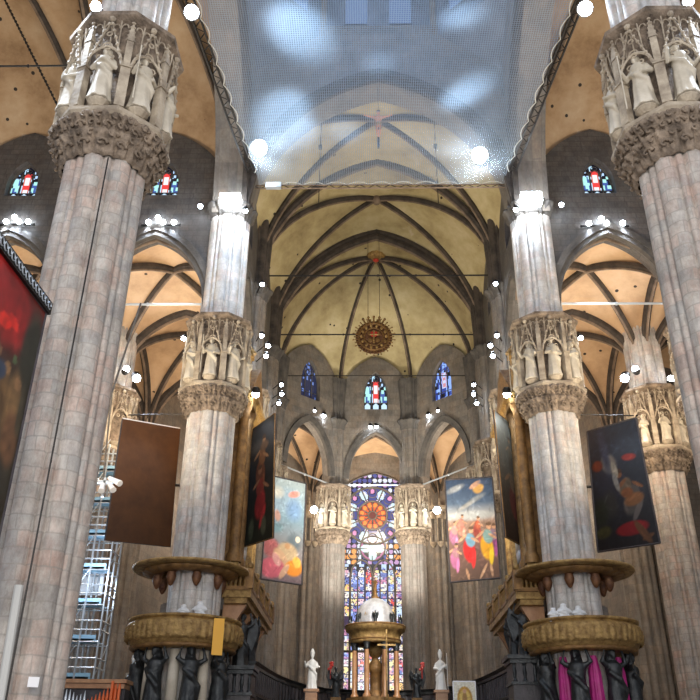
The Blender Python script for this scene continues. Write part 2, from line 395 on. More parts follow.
# --- transept east walls with the aisle arches and clerestory windows
def lun(sgn, c, s_from):
    pass
for sgn in (-1, 1):
    P, Q = ((-38.4, YM), (-NAVE, YM)) if sgn < 0 else ((NAVE, YM), (38.4, YM))
    ops = []
    for k in range(3):
        c = 4.55 + BT * k; c = c if sgn > 0 else 38.4 - NAVE - c
        ops += [(c, 3.6, ZC - .1, ZC, 31.9), (c, 1.02, 35.1, 36.1, 38.0, True)]
    def top(s):
        s = s if sgn > 0 else 38.4 - NAVE - s; u = (min(s + .1, 3 * BT - .01) % BT) / (BT / 2) - 1; return ZH + 6.6 * parch(u) + .35
    arch_wall('wall_back', P, Q, 1.0, ZC, 40, ops, 'grey_wall', True, 'dark_stone', .6, ztf=top)
    for k in range(3):
        x0 = sgn * (9.5 + BT * k); x1 = sgn * (9.5 + BT * (k + 1))
        cs = [(x0, YM), (x1, YM), (x1, YF), (x0, YF)]
        vault_bay('t', cs, ((x0 + x1) / 2, (YM + YF) / 2, HV), [6.6, HV, 6.6, HV], ZH, 'vault', 'rib', .26, .28, .5)
        for j in range(2):
            y0 = YM + 9.6 * j
            if j == 1 and k == 2: continue
            if k < 2:
                cs = [(x0, y0), (x1, y0), (x1, y0 + 9.6), (x0, y0 + 9.6)]
                vault_bay('a', cs, ((x0 + x1) / 2, y0 + 4.8, 6.8), [6.2, 6.2, 6.2, 6.2], ZC, 'vault_aisle', 'rib', .5, .3, .5)
    # outer walls of the aisles
    ow = MB(); X = sgn * 29.2
    ow.box((X, 52, 16.5), (.8, 20, 33)); ow.box((sgn * 24, 61.8, 16.5), (9.6, .8, 33)); ow.box((sgn * 38.6, 32, 23), (.5, 24, 46))
    struct(ow.build('wall_left' if sgn < 0 else 'wall_right', 'grey_wall'))
# --- choir arcade walls and vaults
A0, A1, A2 = 61.8, (9.2, 67.0), (3.62, 72.3)
for sgn in (-1, 1):
    for j in range(2):
        y0 = YM + 9.6 * j
        P, Q = ((-NAVE, y0), (-NAVE, y0 + 9.6)) if sgn < 0 else ((NAVE, y0 + 9.6), (NAVE, y0))
        arch_wall('wall_left' if sgn < 0 else 'wall_right', P, Q, 1.0, ZC, 40.2, [(4.8, 3.7, ZC - .1, ZC, 31.9), (4.8, 1.2, 35.2, 36.2, 38.2, True)], 'grey_wall', True, 'dark_stone', .5,
                  ztf=lambda s: ZH + 6.6 * parch(s / 4.8 - 1) + .3)
for j in range(2):
    y0 = YM + 9.6 * j
    cs = [(-NAVE, y0), (NAVE, y0), (NAVE, y0 + 9.6), (-NAVE, y0 + 9.6)]
    vault_bay('c', cs, (0, y0 + 4.8, HV), [HV, 6.6, HV, 6.6], ZH, 'vault_choir', 'rib', .26, .27, .5)
ap = [(-NAVE, A0), (NAVE, A0), A1, A2, (-A2[0], A2[1]), (-A1[0], A1[1])]
vault_bay('apse', ap, (0, 65.2, HV), [HV, 4.2, 5.4, 5.4, 5.4, 4.2], ZH - .6, 'vault_choir', 'rib', .26, .27, .5)
segs = [((-NAVE, A0), (-A1[0], A1[1])), ((-A1[0], A1[1]), (-A2[0], A2[1])), ((-A2[0], A2[1]), A2), (A2, A1), (A1, (NAVE, A0))]
for i, (P, Q) in enumerate(segs):
    L = math.hypot(Q[0] - P[0], Q[1] - P[1]); ends = i in (0, 4)
    ops = [(L / 2, 1.3 if ends else 2.55, ZC - 1, ZC, 29.5 if ends else 30.7)]
    if not ends: ops.append((L / 2, 1.15, 33.0, 34.6, 37.0, True))
    hh = 4.2 if ends else 5.4
    arch_wall('wall_back', P, Q, .9, ZC - .9, 38, ops, 'choir_stone', True, 'dark_stone', .45, ztf=lambda s: ZH - .6 + hh * parch(s / (L / 2) - 1) + .3)
# --- ambulatory
B0, B1, B2 = (19.2, 61.8), (17.5, 71.5), (6.7, 82.2)
quads = [[(-A2[0], A2[1]), A2, B2, (-B2[0], B2[1])]]
for s in (-1, 1):
    quads.append([(s * A1[0], A1[1]), (s * A2[0], A2[1]), (s * B2[0], B2[1]), (s * B1[0], B1[1])])
    quads.append([(s * NAVE, A0), (s * A1[0], A1[1]), (s * B1[0], B1[1]), (s * B0[0], B0[1])])
for cs in quads:
    cx = sum(c[0] for c in cs) / 4; cy = sum(c[1] for c in cs) / 4
    vault_bay('amb', cs, (cx, cy, 6.6), [5.2, 5.8, 6.2, 5.8], ZC, 'vault_aisle', 'rib', .4, .28, .4)
arch_wall('wall_back', (-B2[0], B2[1]), B2, 1.0, 0, 34, [], 'choir_stone')
for s in (-1, 1):
    P, Q = ((-B1[0], B1[1]), (-B2[0], B2[1])) if s < 0 else (B2, B1)
    arch_wall('wall_back', P, Q, 1.0, 0, 34, [], 'choir_stone')
    P, Q = ((-B0[0], B0[1]), (-B1[0], B1[1])) if s < 0 else (B1, B0)
    arch_wall('wall_left' if s < 0 else 'wall_right', P, Q, 1.0, 0, 34, [], 'choir_stone')
# --- crossing arches, lantern tower
for (P, Q) in (((-NAVE, YM), (NAVE, YM)), ((-NAVE, YF), (-NAVE, YM)), ((NAVE, YM), (NAVE, YF)), ((-NAVE, YF), (NAVE, YF))):
    L = math.hypot(Q[0] - P[0], Q[1] - P[1])
    arch_wall('wall_front' if P[1] == YF == Q[1] else 'wall_back' if P[1] == Q[1] else 'wall_left' if P[0] < 0 else 'wall_right',
              P, Q, 2.0, ZH - .2, 50, [(L / 2, L / 2 - 1.15, ZH - .3, ZH, 44.6)], 'choir_stone', True, 'rib_dark', .7, nst=36)
def octo(r, z): return [(r * math.cos(PI / 8 + k * PI / 4), 32.04 + r * math.sin(PI / 8 + k * PI / 4), z) for k in range(8)]
dm = MB(); rings = [(10.6, 49), (10.6, 54)] + [(10.6 * math.cos(a), 54 + 12 * math.sin(a)) for a in np.linspace(.1, 1.45, 9)]
for (r0, z0), (r1, z1) in zip(rings[:-1], rings[1:]):
    a, b = octo(r0, z0), octo(r1, z1)
    for k in range(8): dm.add([a[k], a[(k + 1) % 8], b[(k + 1) % 8], b[k]], [(0, 1, 2, 3)])
sq = [(9.6, YM), (-9.6, YM), (-9.6, YF), (9.6, YF)]; oc = octo(10.6, 49)
for k in range(4):
    c = sq[k]; dm.add([(c[0], c[1], 44), oc[2 * k], oc[2 * k + 1]], [(0, 1, 2)])
struct(dm.build('ceiling', 'dome'))
rb = MB()
for k in range(8):
    rb.tube([octo(r - .1, z)[k] for r, z in rings], .25, 6)
struct(rb.build('trim_3', 'rib'))
wn = MB(); fc = []
for k in range(8):
    q = k * PI / 4; c = Vector((9.55 * math.cos(q), 32.04 + 9.55 * math.sin(q), 0)); t = Vector((-math.sin(q), math.cos(q), 0))
    for o in (-1.6, 1.6):
        pts = [c + t * (o - .8) + Vector((0, 0, 50.2)), c + t * (o + .8) + Vector((0, 0, 50.2)), c + t * (o + .8) + Vector((0, 0, 52.6)), c + t * o + Vector((0, 0, 53.8)), c + t * (o - .8) + Vector((0, 0, 52.6))]
        wn.add(pts, [(0, 1, 2, 3, 4)]); fc.append((.1, .16, .3))
struct(wn.build('window_4', 'glass', fcol=fc))
# ------------------------------------------------------------------ figures (one continuous surface by voxel remeshing)
def remesh(mb, name, mat, voxel, smooth=2):
    me0 = mb.mesh('temp', Vector((0, 0, 0)), MT[mat]); ob = bpy.data.objects.new('temp', me0); COL.objects.link(ob)
    md = ob.modifiers.new('r', 'REMESH'); md.mode = 'VOXEL'; md.voxel_size = voxel; md.use_smooth_shade = True
    if smooth: sm = ob.modifiers.new('s', 'SMOOTH'); sm.iterations = smooth; sm.factor = .5
    dg = bpy.context.evaluated_depsgraph_get(); me = bpy.data.meshes.new_from_object(ob.evaluated_get(dg)); me.name = name
    if not me.materials: me.materials.append(MT[mat])
    bpy.data.objects.remove(ob); return me
def figure(name, mat, h=2.0, arms='book', mitre=False, wings=False, hood=False, voxel=.028, seed=0, bare=False, atlas=False):
    """standing robed figure facing -Y, feet at 0, built for a height of 2 m and scaled"""
    rnd = random.Random(seed); mb = MB(); ph = rnd.random() * 6; k1 = rnd.choice([7, 8, 9]); lean = rnd.uniform(-.05, .05)
    def fold(q, z): return 1 + .09 * math.sin(k1 * q + ph + z * 2.2) * max(0, 1 - z / 1.3)
    if not bare:
        mb.lathe([(.001, 0), (.34, 0), (.31, .12), (.27, .45), (.25, .8), (.22, 1.05), (.22, 1.2), (.25, 1.42), (.23, 1.56), (.09, 1.68), (.001, 1.7)], (0, 0, 0), 28, fold)
        mb.tube([(-.26, -.1, 1.35), (0, -.26, 1.12), (.24, -.16, .85), (.26, 0, .5)], [.07, .09, .09, .05], 8)
    else:
        for sx in (-1, 1):
            mb.tube([(sx * .1, 0, .92), (sx * .12, -.06, .5), (sx * .1, 0, .1)], [.13, .09, .055], 10); mb.ball((sx * .11, -.08, .05), (.06, .14, .05))
        mb.lathe([(.001, .82), (.19, .86), (.2, 1.0), (.16, 1.15), (.22, 1.45), (.2, 1.58), (.07, 1.68), (.001, 1.7)], (0, 0, 0), 20)
        mb.lathe([(.001, .72), (.23, .74), (.2, .98), (.001, 1.0)], (0, 0, 0), 20, fold)
    mb.tube([(0, 0, 1.6), (lean, -.02, 1.78)], [.075, .065], 10)
    mb.ball((lean, -.03, 1.87), (.105, .125, .145), 14, 10); mb.ball((lean, -.16, 1.85), (.02, .03, .035)); mb.ball((lean, -.1, 1.77), (.07, .07, .08))
    if hood: mb.ball((lean, .03, 1.88), (.15, .14, .17), 12, 8); mb.tube([(lean, .08, 1.85), (0, .12, 1.5)], [.14, .2], 10)
    else: mb.ball((lean, .03, 1.9), (.125, .125, .13), 12, 8)
    if mitre: mb.lathe([(.001, 1.9), (.12, 1.93), (.14, 2.08), (.07, 2.24), (.001, 2.32)], (lean, 0, 0), 12)
    def arm(sx, el, ha):
        mb.tube([(sx * .2, 0, 1.5), el, ha], [.1, .085, .055], 10); mb.ball(ha, (.05, .05, .06))
    if arms == 'book':
        arm(-1, (-.34, -.08, 1.2), (-.08, -.3, 1.22)); arm(1, (.34, -.05, 1.15), (.14, -.3, 1.1)); mb.box((0, -.33, 1.2), (.2, .08, .26))
    elif arms == 'staff':
        arm(-1, (-.36, -.08, 1.22), (-.36, -.34, 1.38)); arm(1, (.36, -.02, 1.2), (.16, -.28, 1.15)); mb.tube([(-.38, -.36, .02), (-.38, -.36, 2.05)], .028, 6)
    elif arms == 'bless':
        arm(-1, (-.38, -.1, 1.25), (-.42, -.34, 1.5)); arm(1, (.36, -.02, 1.18), (.44, -.28, 1.22))
    elif arms == 'pray':
        arm(-1, (-.33, -.08, 1.2), (-.03, -.3, 1.36)); arm(1, (.33, -.08, 1.2), (.03, -.3, 1.36))
    elif arms == 'up':
        arm(-1, (-.42, -.04, 1.62), (-.3, -.08, 1.98)); arm(1, (.42, -.04, 1.62), (.3, -.08, 1.98))
    if wings:
        for sx in (-1, 1):
            mb.add([(sx * .08, .16, 1.5), (sx * .5, .3, 1.95), (sx * .62, .34, 1.4), (sx * .4, .3, .6), (sx * .12, .2, 1.0),
                    (sx * .08, .22, 1.5), (sx * .5, .38, 1.95), (sx * .62, .42, 1.4), (sx * .4, .38, .6), (sx * .12, .26, 1.0)],
                   [(0, 1, 2, 3, 4), (9, 8, 7, 6, 5), (0, 5, 6, 1), (1, 6, 7, 2), (2, 7, 8, 3), (3, 8, 9, 4), (4, 9, 5, 0)])
    s = h / 2.0; mb.v = [(x * s, y * s, z * s) for x, y, z in mb.v]
    me = remesh(mb, name, mat, voxel * max(s, .8)); me.materials.clear(); me.materials.append(MT[mat]); return me
def place(name, me, loc, rz=0, parent=None, sc=1):
    o = bpy.data.objects.new(name, me); COL.objects.link(o); o.rotation_euler = (0, 0, rz); o.scale = (sc,) * 3
    if parent: o.parent = parent; o.location = Vector(loc) - wpos(parent)
    else: o.location = loc
    return o
SAINTS = [figure('saint_statue', 'statue', 2.0, a, hood=h, seed=i) for i, (a, h) in enumerate([('book', False), ('pray', True), ('staff', False), ('bless', True)])]

# ------------------------------------------------------------------ clustered piers with tabernacle capitals
def lobes(q, z=0):
    d = abs((q / (PI / 4) + .5) % 1 - .5) * 2
    if d < .66: return .845 + .155 * math.sqrt(max(0, 1 - (d / .7) ** 2 * .95))
    return .86 + .08 * math.sqrt(max(0, 1 - ((1 - d) / .26) ** 2)) if d > .74 else .84
def make_pier(R, zb, zt, zsm, zend, mat, upmat, label, cat='pier'):
    """built at the origin"""
    t = thing('stone_pier', (0, 0, 0), label, cat)
    H = zt - zb; k = R / 1.36
    m = MB(); m.lathe([(R * 1.35, 0), (R * 1.35, 1.0), (R * 1.15, 1.5), (R * 1.02, 2)] + [(R, z) for z in np.linspace(2.2, zb, 6)] + [(R * .95, zb + .5)], n=192, fn=lobes)
    m.build('shaft', mat, t, True)
    # foliage collar: two flaring rows of curled leaves
    def leaf(q, z):
        a = (z - zb) / (H * .22)
        row = 0 if a < .52 else 1; n = 12 + 6 * row
        return 1 + .075 * abs(math.sin(n * q + row)) + .03 * math.sin(41 * q + 20 * z) * math.sin(17 * z / k)
    c0 = H * .22
    m = MB(); m.lathe([(R * .94, zb - .15), (R * 1.0, zb - .1), (R * 1.02, zb), (R * 1.03, zb + c0 * .12), (R * 1.1, zb + c0 * .3), (R * 1.24, zb + c0 * .46), (R * 1.17, zb + c0 * .52), (R * 1.16, zb + c0 * .58), (R * 1.24, zb + c0 * .72),
                       (R * 1.37, zb + c0 * .86), (R * 1.32, zb + c0 * .93), (R * 1.3, zb + c0 * .96)], n=288, fn=leaf)
    m.build('foliage_collar', 'foliage', t, True)
    lf = MB(); rnd = random.Random(3)
    for row, (n, rr, zz) in enumerate(((16, 1.2, .36), (24, 1.36, .8), (24, 1.26, .62), (16, 1.12, .14))):
        for i in range(n):
            q = 2 * PI * (i + .5 * (row % 2)) / n; c = Vector((R * rr * math.cos(q), R * rr * math.sin(q), zb + c0 * zz)); s = .17 * k
            td = Vector((-math.sin(q), math.cos(q), 0)); od = Vector((math.cos(q), math.sin(q), 0))
            pts = [c + td * (s * 1.1 * math.cos(a) * (1 - a / 9)) + Vector((0, 0, s * 1.1 * math.sin(a) * (1 - a / 9))) + od * (.02 + .09 * a / 5 * k) for a in np.linspace(0, 5, 8)]
            lf.tube(pts, [s * .42 * (1 - .08 * i2) for i2 in range(8)], 5)
    lf.build('leaf_scrolls', 'foliage', t, True)
    zc = zb + c0
    m = MB(); o8 = lambda q, z=0: math.cos(PI / 8) / math.cos(((q + PI / 8) % (PI / 4)) - PI / 8)
    m.lathe([(R * 1.1, zc - .12 * k), (R * 1.42, zc - .12 * k), (R * 1.5, zc), (R * 1.5, zc + .14 * k), (R * 1.42, zc + .22 * k), (R * .9, zc + .24 * k)], n=64, fn=o8)
    m.build('collar_slab', 'carved', t)
    zn = zc + .24 * k; Hn = zt - zn
    m = MB(); m.lathe([(R * 1.0, zn), (R * 1.0, zn + Hn * .62), (R * 1.18, zn + Hn * .72), (R * 1.2, zt - .3 * k)], n=64, fn=o8); m.build('niche_drum', 'foliage', t)  # darker brownish marble puts niche shade, with some grime, into the drum colour
    for i in range(8):
        q = i * PI / 4; od = Vector((math.cos(q), math.sin(q), 0)); td = Vector((-math.sin(q), math.cos(q), 0)); up = Vector((0, 0, 1))
        # gabled canopy over each niche: pointed cusped arch, steep gable, finial
        g = MB(); wv = R * .44; zs = zn + Hn * .42; ro = R * 1.36
        def P(a, z, r=ro): return od * r + td * a + up * z
        g.tube([P(wv * a, zs + (Hn * .2) * parch(a)) for a in np.linspace(-1, 1, 13)], .055 * k, 5)
        g.tube([P(-wv * 1.02, zs + .02), P(0, zn + Hn * .9), P(wv * 1.02, zs + .02)], .05 * k, 5)
        for (a, z, r) in ((0, .62, .16), (-.13, .5, .1), (.13, .5, .1), (0, .76, .09)):
            c = P(a * R * 1.1, zn + Hn * z); g.tube([c + td * (r * k * math.cos(b)) + up * (r * k * math.sin(b)) for b in np.linspace(0, 2 * PI, 11)], .03 * k, 4)
        for b in np.linspace(.1, .9, 6):
            for sd in (-1, 1): g.ball(P(sd * wv * (1 - b), zs + (zn + Hn * .9 - zs) * b + .05 * k, ro + .03), .07 * k, 6, 4)
        g.ball(P(0, zn + Hn * .93), .12 * k, 6, 5)
        for sd in (-1, 1): g.tube([P(sd * wv, zs), P(sd * wv * .9, zs, R * 1.05)], .06 * k, 5)
        g.build('gable', 'carved', t)
        # blind tracery panel behind the gable
        g = MB(); zz = zn + Hn * .62
        for j in (-1, 0, 1): g.tube([P(j * R * .22, zz, R * 1.22), P(j * R * .22, zt - .3 * k, R * 1.3)], .03 * k, 4)
        for j in (-1, 0, 1, 2):
            c = P((j - .5) * R * .22, zt - .62 * k, R * 1.28); g.tube([c + td * (.12 * k * math.cos(b)) + up * (.2 * k * math.sin(b)) for b in np.linspace(0, PI, 7)], .025 * k, 4)
        g.build('tracery', 'carved', t)
        # console under the statue
        g = MB(); g.lathe([(.01, 0), (R * .16, .02), (R * .27, .2 * k), (R * .27, .26 * k)], od * (R * 1.2) + up * (zn - .02), 12); g.build('console', 'carved', t)
        # buttress pinnacle between niches
        q2 = q + PI / 8; o2 = Vector((math.cos(q2), math.sin(q2), 0)); t2 = Vector((-math.sin(q2), math.cos(q2), 0)); g = MB(); b = R * 1.33
        g.box(o2 * b + up * (zn + Hn * .2), (R * .2, R * .24, Hn * .4), q2)
        g.box(o2 * b + up * (zn + Hn * .41), (R * .26, R * .3, .06 * k), q2)
        g.box(o2 * (b + .01) + up * (zn + Hn * .56), (R * .13, R * .17, Hn * .28), q2)
        g.add([o2 * (b + i1 * R * .09) + t2 * (j1 * R * .1) + up * (zn + Hn * .7) for i1, j1 in ((-1, -1), (1, -1), (1, 1), (-1, 1))] + [o2 * b + up * (zn + Hn * .97)],
              [(0, 1, 4), (1, 2, 4), (2, 3, 4), (3, 0, 4)])
        for c in np.linspace(.05, .8, 5):
            for dq in (-1, 1): g.ball(o2 * (b + .04) + t2 * (dq * R * .1 * (1 - c)) + up * (zn + Hn * (.7 + .27 * c)), .05 * k, 5, 4)
        g.ball(o2 * b + up * (zn + Hn * .97), .08 * k, 6, 4)
        g.build('pinnacle', 'carved', t)
    m = MB(); m.lathe([(R * 1.15, zt - .34 * k), (R * 1.36, zt - .22 * k), (R * 1.5, zt - .1 * k), (R * 1.52, zt + .05), (R * 1.42, zt + .12), (R * .9, zt + .12)], n=64, fn=o8); m.build('abacus', 'foliage', t)
    m = MB(); m.lathe([(R * 1.05, zt + .1), (R * .97, zt + .5)] + [(R * .96, z) for z in np.linspace(zt + .6, zsm, 4)], n=192, fn=lobes); m.build('upper_shaft', upmat, t, True)
    m = MB(); m.lathe([(R * .95, zsm - .25), (R * 1.02, zsm - .1), (R * 1.02, zsm), (R * 1.08, zsm + .35), (R * 1.25, zsm + .6), (R * 1.28, zsm + .75), (R * 1.05, zsm + .8)], n=96,
                      fn=lambda q, z: lobes(q) * (1 + .04 * math.sin(24 * q) * (.1 < z - zsm < .6))); m.build('upper_capital', 'dark_stone', t, True)
    m = MB(); m.lathe([(R * 1.0, zsm + .8), (R * .98, zsm + 2), (R * 1.15, zend)], n=96, fn=lobes); m.build('springer', 'dark_stone' if zend < 38 else 'rib_dark', t, True)
    return t
pier_a = make_pier(1.36, ZS, ZT, 33.2, 41, 'pier', 'pier_white', 'massive clustered marble crossing pier at the far left of the photo, with a white paper notice and grey pipe')
PIERS = {}
def put_pier(key, proto, x, y, label, first=False, group=None):
    p = proto if first else copy_tree(proto)
    p.location = (x, y, 0); tag(p, label, 'pier', group); PIERS[key] = p; p.location.z = -.28 if key.startswith('front') else 0; return p
put_pier('front_left', pier_a, -NAVE, YF, 'massive foreground marble pier at far left, with grey pipe and paper notice', True)
put_pier('front_right', pier_a, NAVE - .05, YF, 'massive foreground marble pier cut by the right edge of the photo')
ml = put_pier('mid_left', pier_a, -NAVE, YM, 'clustered marble pier rising through the left gilded ring pulpit')
mr = put_pier('mid_right', pier_a, NAVE - .02, YM, 'clustered marble pier rising through the right gilded ring pulpit')
for p in (ml, mr):
    for c in p.children:
        if c.name.startswith('shaft'): c.data = c.data.copy(); c.data.materials[0] = MT['pier_white']
SWAP = {}
for j, y in enumerate((52.2, 61.8)):
    for s in (-1, 1):
        put_pier('choir%d%d' % (j, s), pier_a, s * NAVE, y, ('%s choir pier with lamps up its shaft, %s on the %s side' % (('dark', 'next behind the organ') if j == 0 else ('shadowy', 'second behind the organ'))).replace('%s', '') % (('left' if s < 0 else 'right'),) if False else
                 ('dark choir pier %s the %s organ case, lamps up its side' % (('just behind', 'far behind')[j], 'left' if s < 0 else 'right')))
for s in (-1, 1):
    put_pier('aisle%d' % s, pier_a, s * XA, 52.2, 'aisle pier with niche capital %s' % ('half hidden behind the brown canvas back and scaffold' if s < 0 else 'beside the dark hanging painting at right'))
    put_pier('taisle%d' % s, pier_a, s * XA, YM, 'transept pier hidden mostly behind the %s foreground pier' % ('left' if s < 0 else 'right'))
pier_b = make_pier(1.12, 20.1, 25.2, 31.0, 36, 'apse_stone', 'choir_stone', 'x')
put_pier('apse_l', pier_b, -A2[0] - .28, A2[1], 'apse pier with niche capital just left of the great stained-glass window', True)
put_pier('apse_r', pier_b, A2[0] - .38, A2[1], 'apse pier with niche capital just right of the great stained-glass window')
for s in (-1, 1): put_pier('apse2%d' % s, pier_b, s * A1[0], A1[1], 'outer apse pier at the %s end of the apse arches, above the hanging canvas' % ('left' if s < 0 else 'right'))
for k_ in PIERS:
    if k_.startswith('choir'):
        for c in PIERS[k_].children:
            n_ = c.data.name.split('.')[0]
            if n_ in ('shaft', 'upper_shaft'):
                if n_ not in SWAP: SWAP[n_] = c.data.copy(); SWAP[n_].materials[0] = MT['choir_stone']  # darker stone swapped in, standing for the shade on the choir piers
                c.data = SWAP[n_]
# responds on the ambulatory wall: bundles of thin shafts with a niche
rs = thing('wall_pier', (0, 0, 0), 'x', 'pier')
m = MB(); m.lathe([(1.5, 0), (1.5, 1.5), (1.25, 2), (1.2, 26)], n=96, fn=lambda q, z: .72 + .28 * abs(math.cos(5 * q)) ** .45); m.build('shaft', 'choir_stone', rs, True)
m = MB()
for q in (-PI / 2, -PI / 2 - .6, -PI / 2 + .6):
    c = Vector((1.25 * math.cos(q), 1.25 * math.sin(q), 0)); m.lathe([(.1, 22), (.3, 22.3), (.36, 22.5)], c, 8)
    for s in (-.25, .25): m.tube([c + Vector((s, 0, 22.5)), c + Vector((s, 0, 25))], .06, 5)
    m.lathe([(.36, 24.8), (.4, 25.2), (.2, 25.8), (.02, 27)], c, 8)
m.build('niche_canopy', 'carved', rs)
m = MB(); m.lathe([(1.2, 25.6), (1.45, 26), (1.45, 26.2), (1, 26.3)], n=24); m.build('capital', 'carved', rs)
rs.location = (-B2[0], B2[1] - .6, 0); tag(rs, 'fluted wall pier with small niche, just left of the left apse pier', 'pier')
r2 = copy_tree(rs, loc=(B2[0] - .3, B2[1] - .6, 0)); tag(r2, 'fluted wall pier with small niche, just right of the right apse pier', 'pier')
for s in (-1, 1):
    r3 = copy_tree(rs, loc=(s * (B1[0] - .5), B1[1] - .3, 0)); tag(r3, 'fluted wall pier of the ambulatory, outer one on the %s' % ('left' if s < 0 else 'right'), 'pier')
    r4 = copy_tree(rs, loc=(s * 12.3, 76.0, 0)); tag(r4, 'fluted wall pier of the ambulatory behind the %s hanging canvas' % ('left' if s < 0 else 'right'), 'pier')

for s in (-1, 1):
    w_ = 'left' if s < 0 else 'right'
    for x, y, l in ((9.1, 79.0, 'fluted wall pier beside the %s banner canvas, nearer the window'), (11.1, 77.2, 'fluted wall pier of the ambulatory largely behind the %s canvas'), (19.0, 61.0, 'tall wall pier at the back of the %s aisle'), (21.5, 61.0, 'second tall wall pier at the back of the %s aisle')):
        c_ = copy_tree(rs, loc=(s * x, y, 0)); tag(c_, l % w_, 'pier')
# statues in the niches that face the viewer
def niche_statues(p, R, zb, zt, who, scale, group):
    H = zt - zb; zb += p.location.z; k = R / 1.36; zn = zb + H * .22 + .5 * k; px, py = p.location.x, p.location.y; out = []
    for i in range(8):
        q = i * PI / 4; v = Vector((px, py, 0)) - Vector((-.788, 0, 0)); 
        if Vector((math.cos(q), math.sin(q), 0)).dot(v.normalized()) > .1: continue
        out.append((q, Vector((px + R * 1.22 * math.cos(q), py + R * 1.22 * math.sin(q), zn))))
    out.sort(key=lambda a: px_x(a[1]))
    for n, (q, loc) in enumerate(out):
        o = place('saint_statue', SAINTS[(n + len(who)) % 4], loc, q + PI / 2, None, scale)
        tag(o, 'stone saint, %s from left on the %s' % (ORD[n], who), 'statue', group)
niche_statues(PIERS['front_left'], 1.36, ZS, ZT, 'big left foreground pier capital', 1.2, 'niche statues on the left foreground pier')
niche_statues(PIERS['front_right'], 1.36, ZS, ZT, 'big right foreground pier capital', 1.2, 'niche statues on the right foreground pier')
niche_statues(PIERS['mid_left'], 1.36, ZS, ZT, 'capital above the left pulpit', 1.2, 'niche statues above the left pulpit')
niche_statues(PIERS['mid_right'], 1.36, ZS, ZT, 'capital above the right pulpit', 1.2, 'niche statues above the right pulpit')
niche_statues(PIERS['apse_l'], 1.15, 20.1, 25.2, 'left apse pier capital', .95, 'niche statues on the left apse pier')
niche_statues(PIERS['apse_r'], 1.15, 20.1, 25.2, 'right apse pier capital', .95, 'niche statues on the right apse pier')
niche_statues(PIERS['aisle1'], 1.36, ZS, ZT, 'right aisle pier capital', 1.02, 'niche statues on the right aisle pier')
# ------------------------------------------------------------------ stained glass
def h2(a, b): return (math.sin(a * 127.1 + b * 311.7) * 43758.5453) % 1
DARKG = (.004, .004, .012)
def small_glass(u, v):
    """u in -1..1, v in 0..1"""
    if abs(abs(u) - .36) < .035: return DARKG
    if v < .2:
        c = min((-.68, 0, .68), key=lambda a: abs(u - a)); d = math.hypot((u - c) / .26, (v - .1) / .09)
        return (.55, .75, .95) if d < .9 or (abs(u - c) < .07) else DARKG
    if abs(u) < .3:
        d = abs(u) / (.26 - .1 * (v - .3))
        if d < 1 and v < .78: return (.75, .05, .05) if (int(v * 9) % 3 == 0 or v > .7) else (.8, .8, .85) if d < .6 else (.6, .12, .08)
        return (.45, .7, .9) if h2(int(u * 9), int(v * 13)) > .6 else DARKG
    if v < .62: return (.4, .8, .75) if h2(int(u * 7 + 20), int(v * 11)) > .45 else (.05, .1, .35) if h2(int(u * 5), int(v * 8)) > .5 else DARKG
    return (.45, .65, .95) if h2(int(u * 8 + 9), int(v * 14)) > .62 else DARKG
def blue_glass(u, v):
    r = h2(int(u * 6 + 30), int(v * 12)); 
    if abs(abs(u) - .33) < .05: return DARKG
    if abs(u) < .22 and .3 < v < .7: return (.55, .25, .3) if r > .5 else (.5, .6, .9)
    return (.25, .42, .95) if r > .55 else (.03, .06, .3) if r > .2 else DARKG
def dark_glass(u, v):
    r = h2(int(u * 8 + 30), int(v * 16)); return (.12, .2, .5) if r > .86 else (.01, .015, .05)
def window(name, c, half, h, zs_frac, axis, fn, nu=26, nv=40, bars=None, ins=0.):
    PF = parch if name == 'window_1' else parw
    """glass in plane through c (bottom centre) with plan direction axis"""
    ax = Vector((*axis, 0)).normalized(); c = Vector(c); nrm = Vector((ax.y, -ax.x, 0)); mb = MB(); fc = []
    def lim(z): zz = z / h; return half if zz < zs_frac else half * max(0, next((t / 60 for t in range(60, -1, -1) if PF(t / 60) >= (zz - zs_frac) / (1 - zs_frac)), 0))
    for j in range(nv):
        za, zb = h * j / nv, h * (j + 1) / nv; la, lb = lim(za), lim(zb)
        for i in range(nu):
            ua, ub = -1 + 2 * i / nu, -1 + 2 * (i + 1) / nu
            cl = lambda u, l: max(-l, min(l, u * half))
            q = [(cl(ua, la), za), (cl(ub, la), za), (cl(ub, lb), zb), (cl(ua, lb), zb)]
            if abs(q[1][0] - q[0][0]) + abs(q[2][0] - q[3][0]) < 1e-5: continue
            mb.add([c + ax * x + Vector((0, 0, z)) for x, z in q], [(0, 1, 2, 3)]); fc.append(fn((ua + ub) / 2, (za + zb) / 2 / h))
    w = struct(mb.build(name, 'glass', fcol=fc))
    t = MB(); P = lambda x, z, o=.0: c + ax * x + Vector((0, 0, z)) + nrm * (.06 + o)
    out = [P(-half, 0)] + [P(-half, h * zs_frac)] + [P(half * s, h * (zs_frac + (1 - zs_frac) * PF(s))) for s in np.linspace(-1, 1, 17)] + [P(half, 0)]
    t.tube(out, .09, 5)
    for b in (bars or (-.36, .36)): t.tube([P(b * half, 0), P(b * half, h * .8)], .05, 5)
    t.tube([P(-half, h * .2), P(half, h * .2)], .04, 5)
    if name != 'window_1':
        for b in (-.68, 0, .68): t.tube([P((b + .32 * q_) * half, h * (.62 + .16 * parw(q_))) for q_ in np.linspace(-1, 1, 7)], .035, 4)
        t.tube([P(.2 * half * math.cos(a), h * (.84 + .05 * math.sin(a))) for a in np.linspace(0, 2 * PI, 9)], .03, 4)
    t.build('tracery', 'dark_stone', w); return w
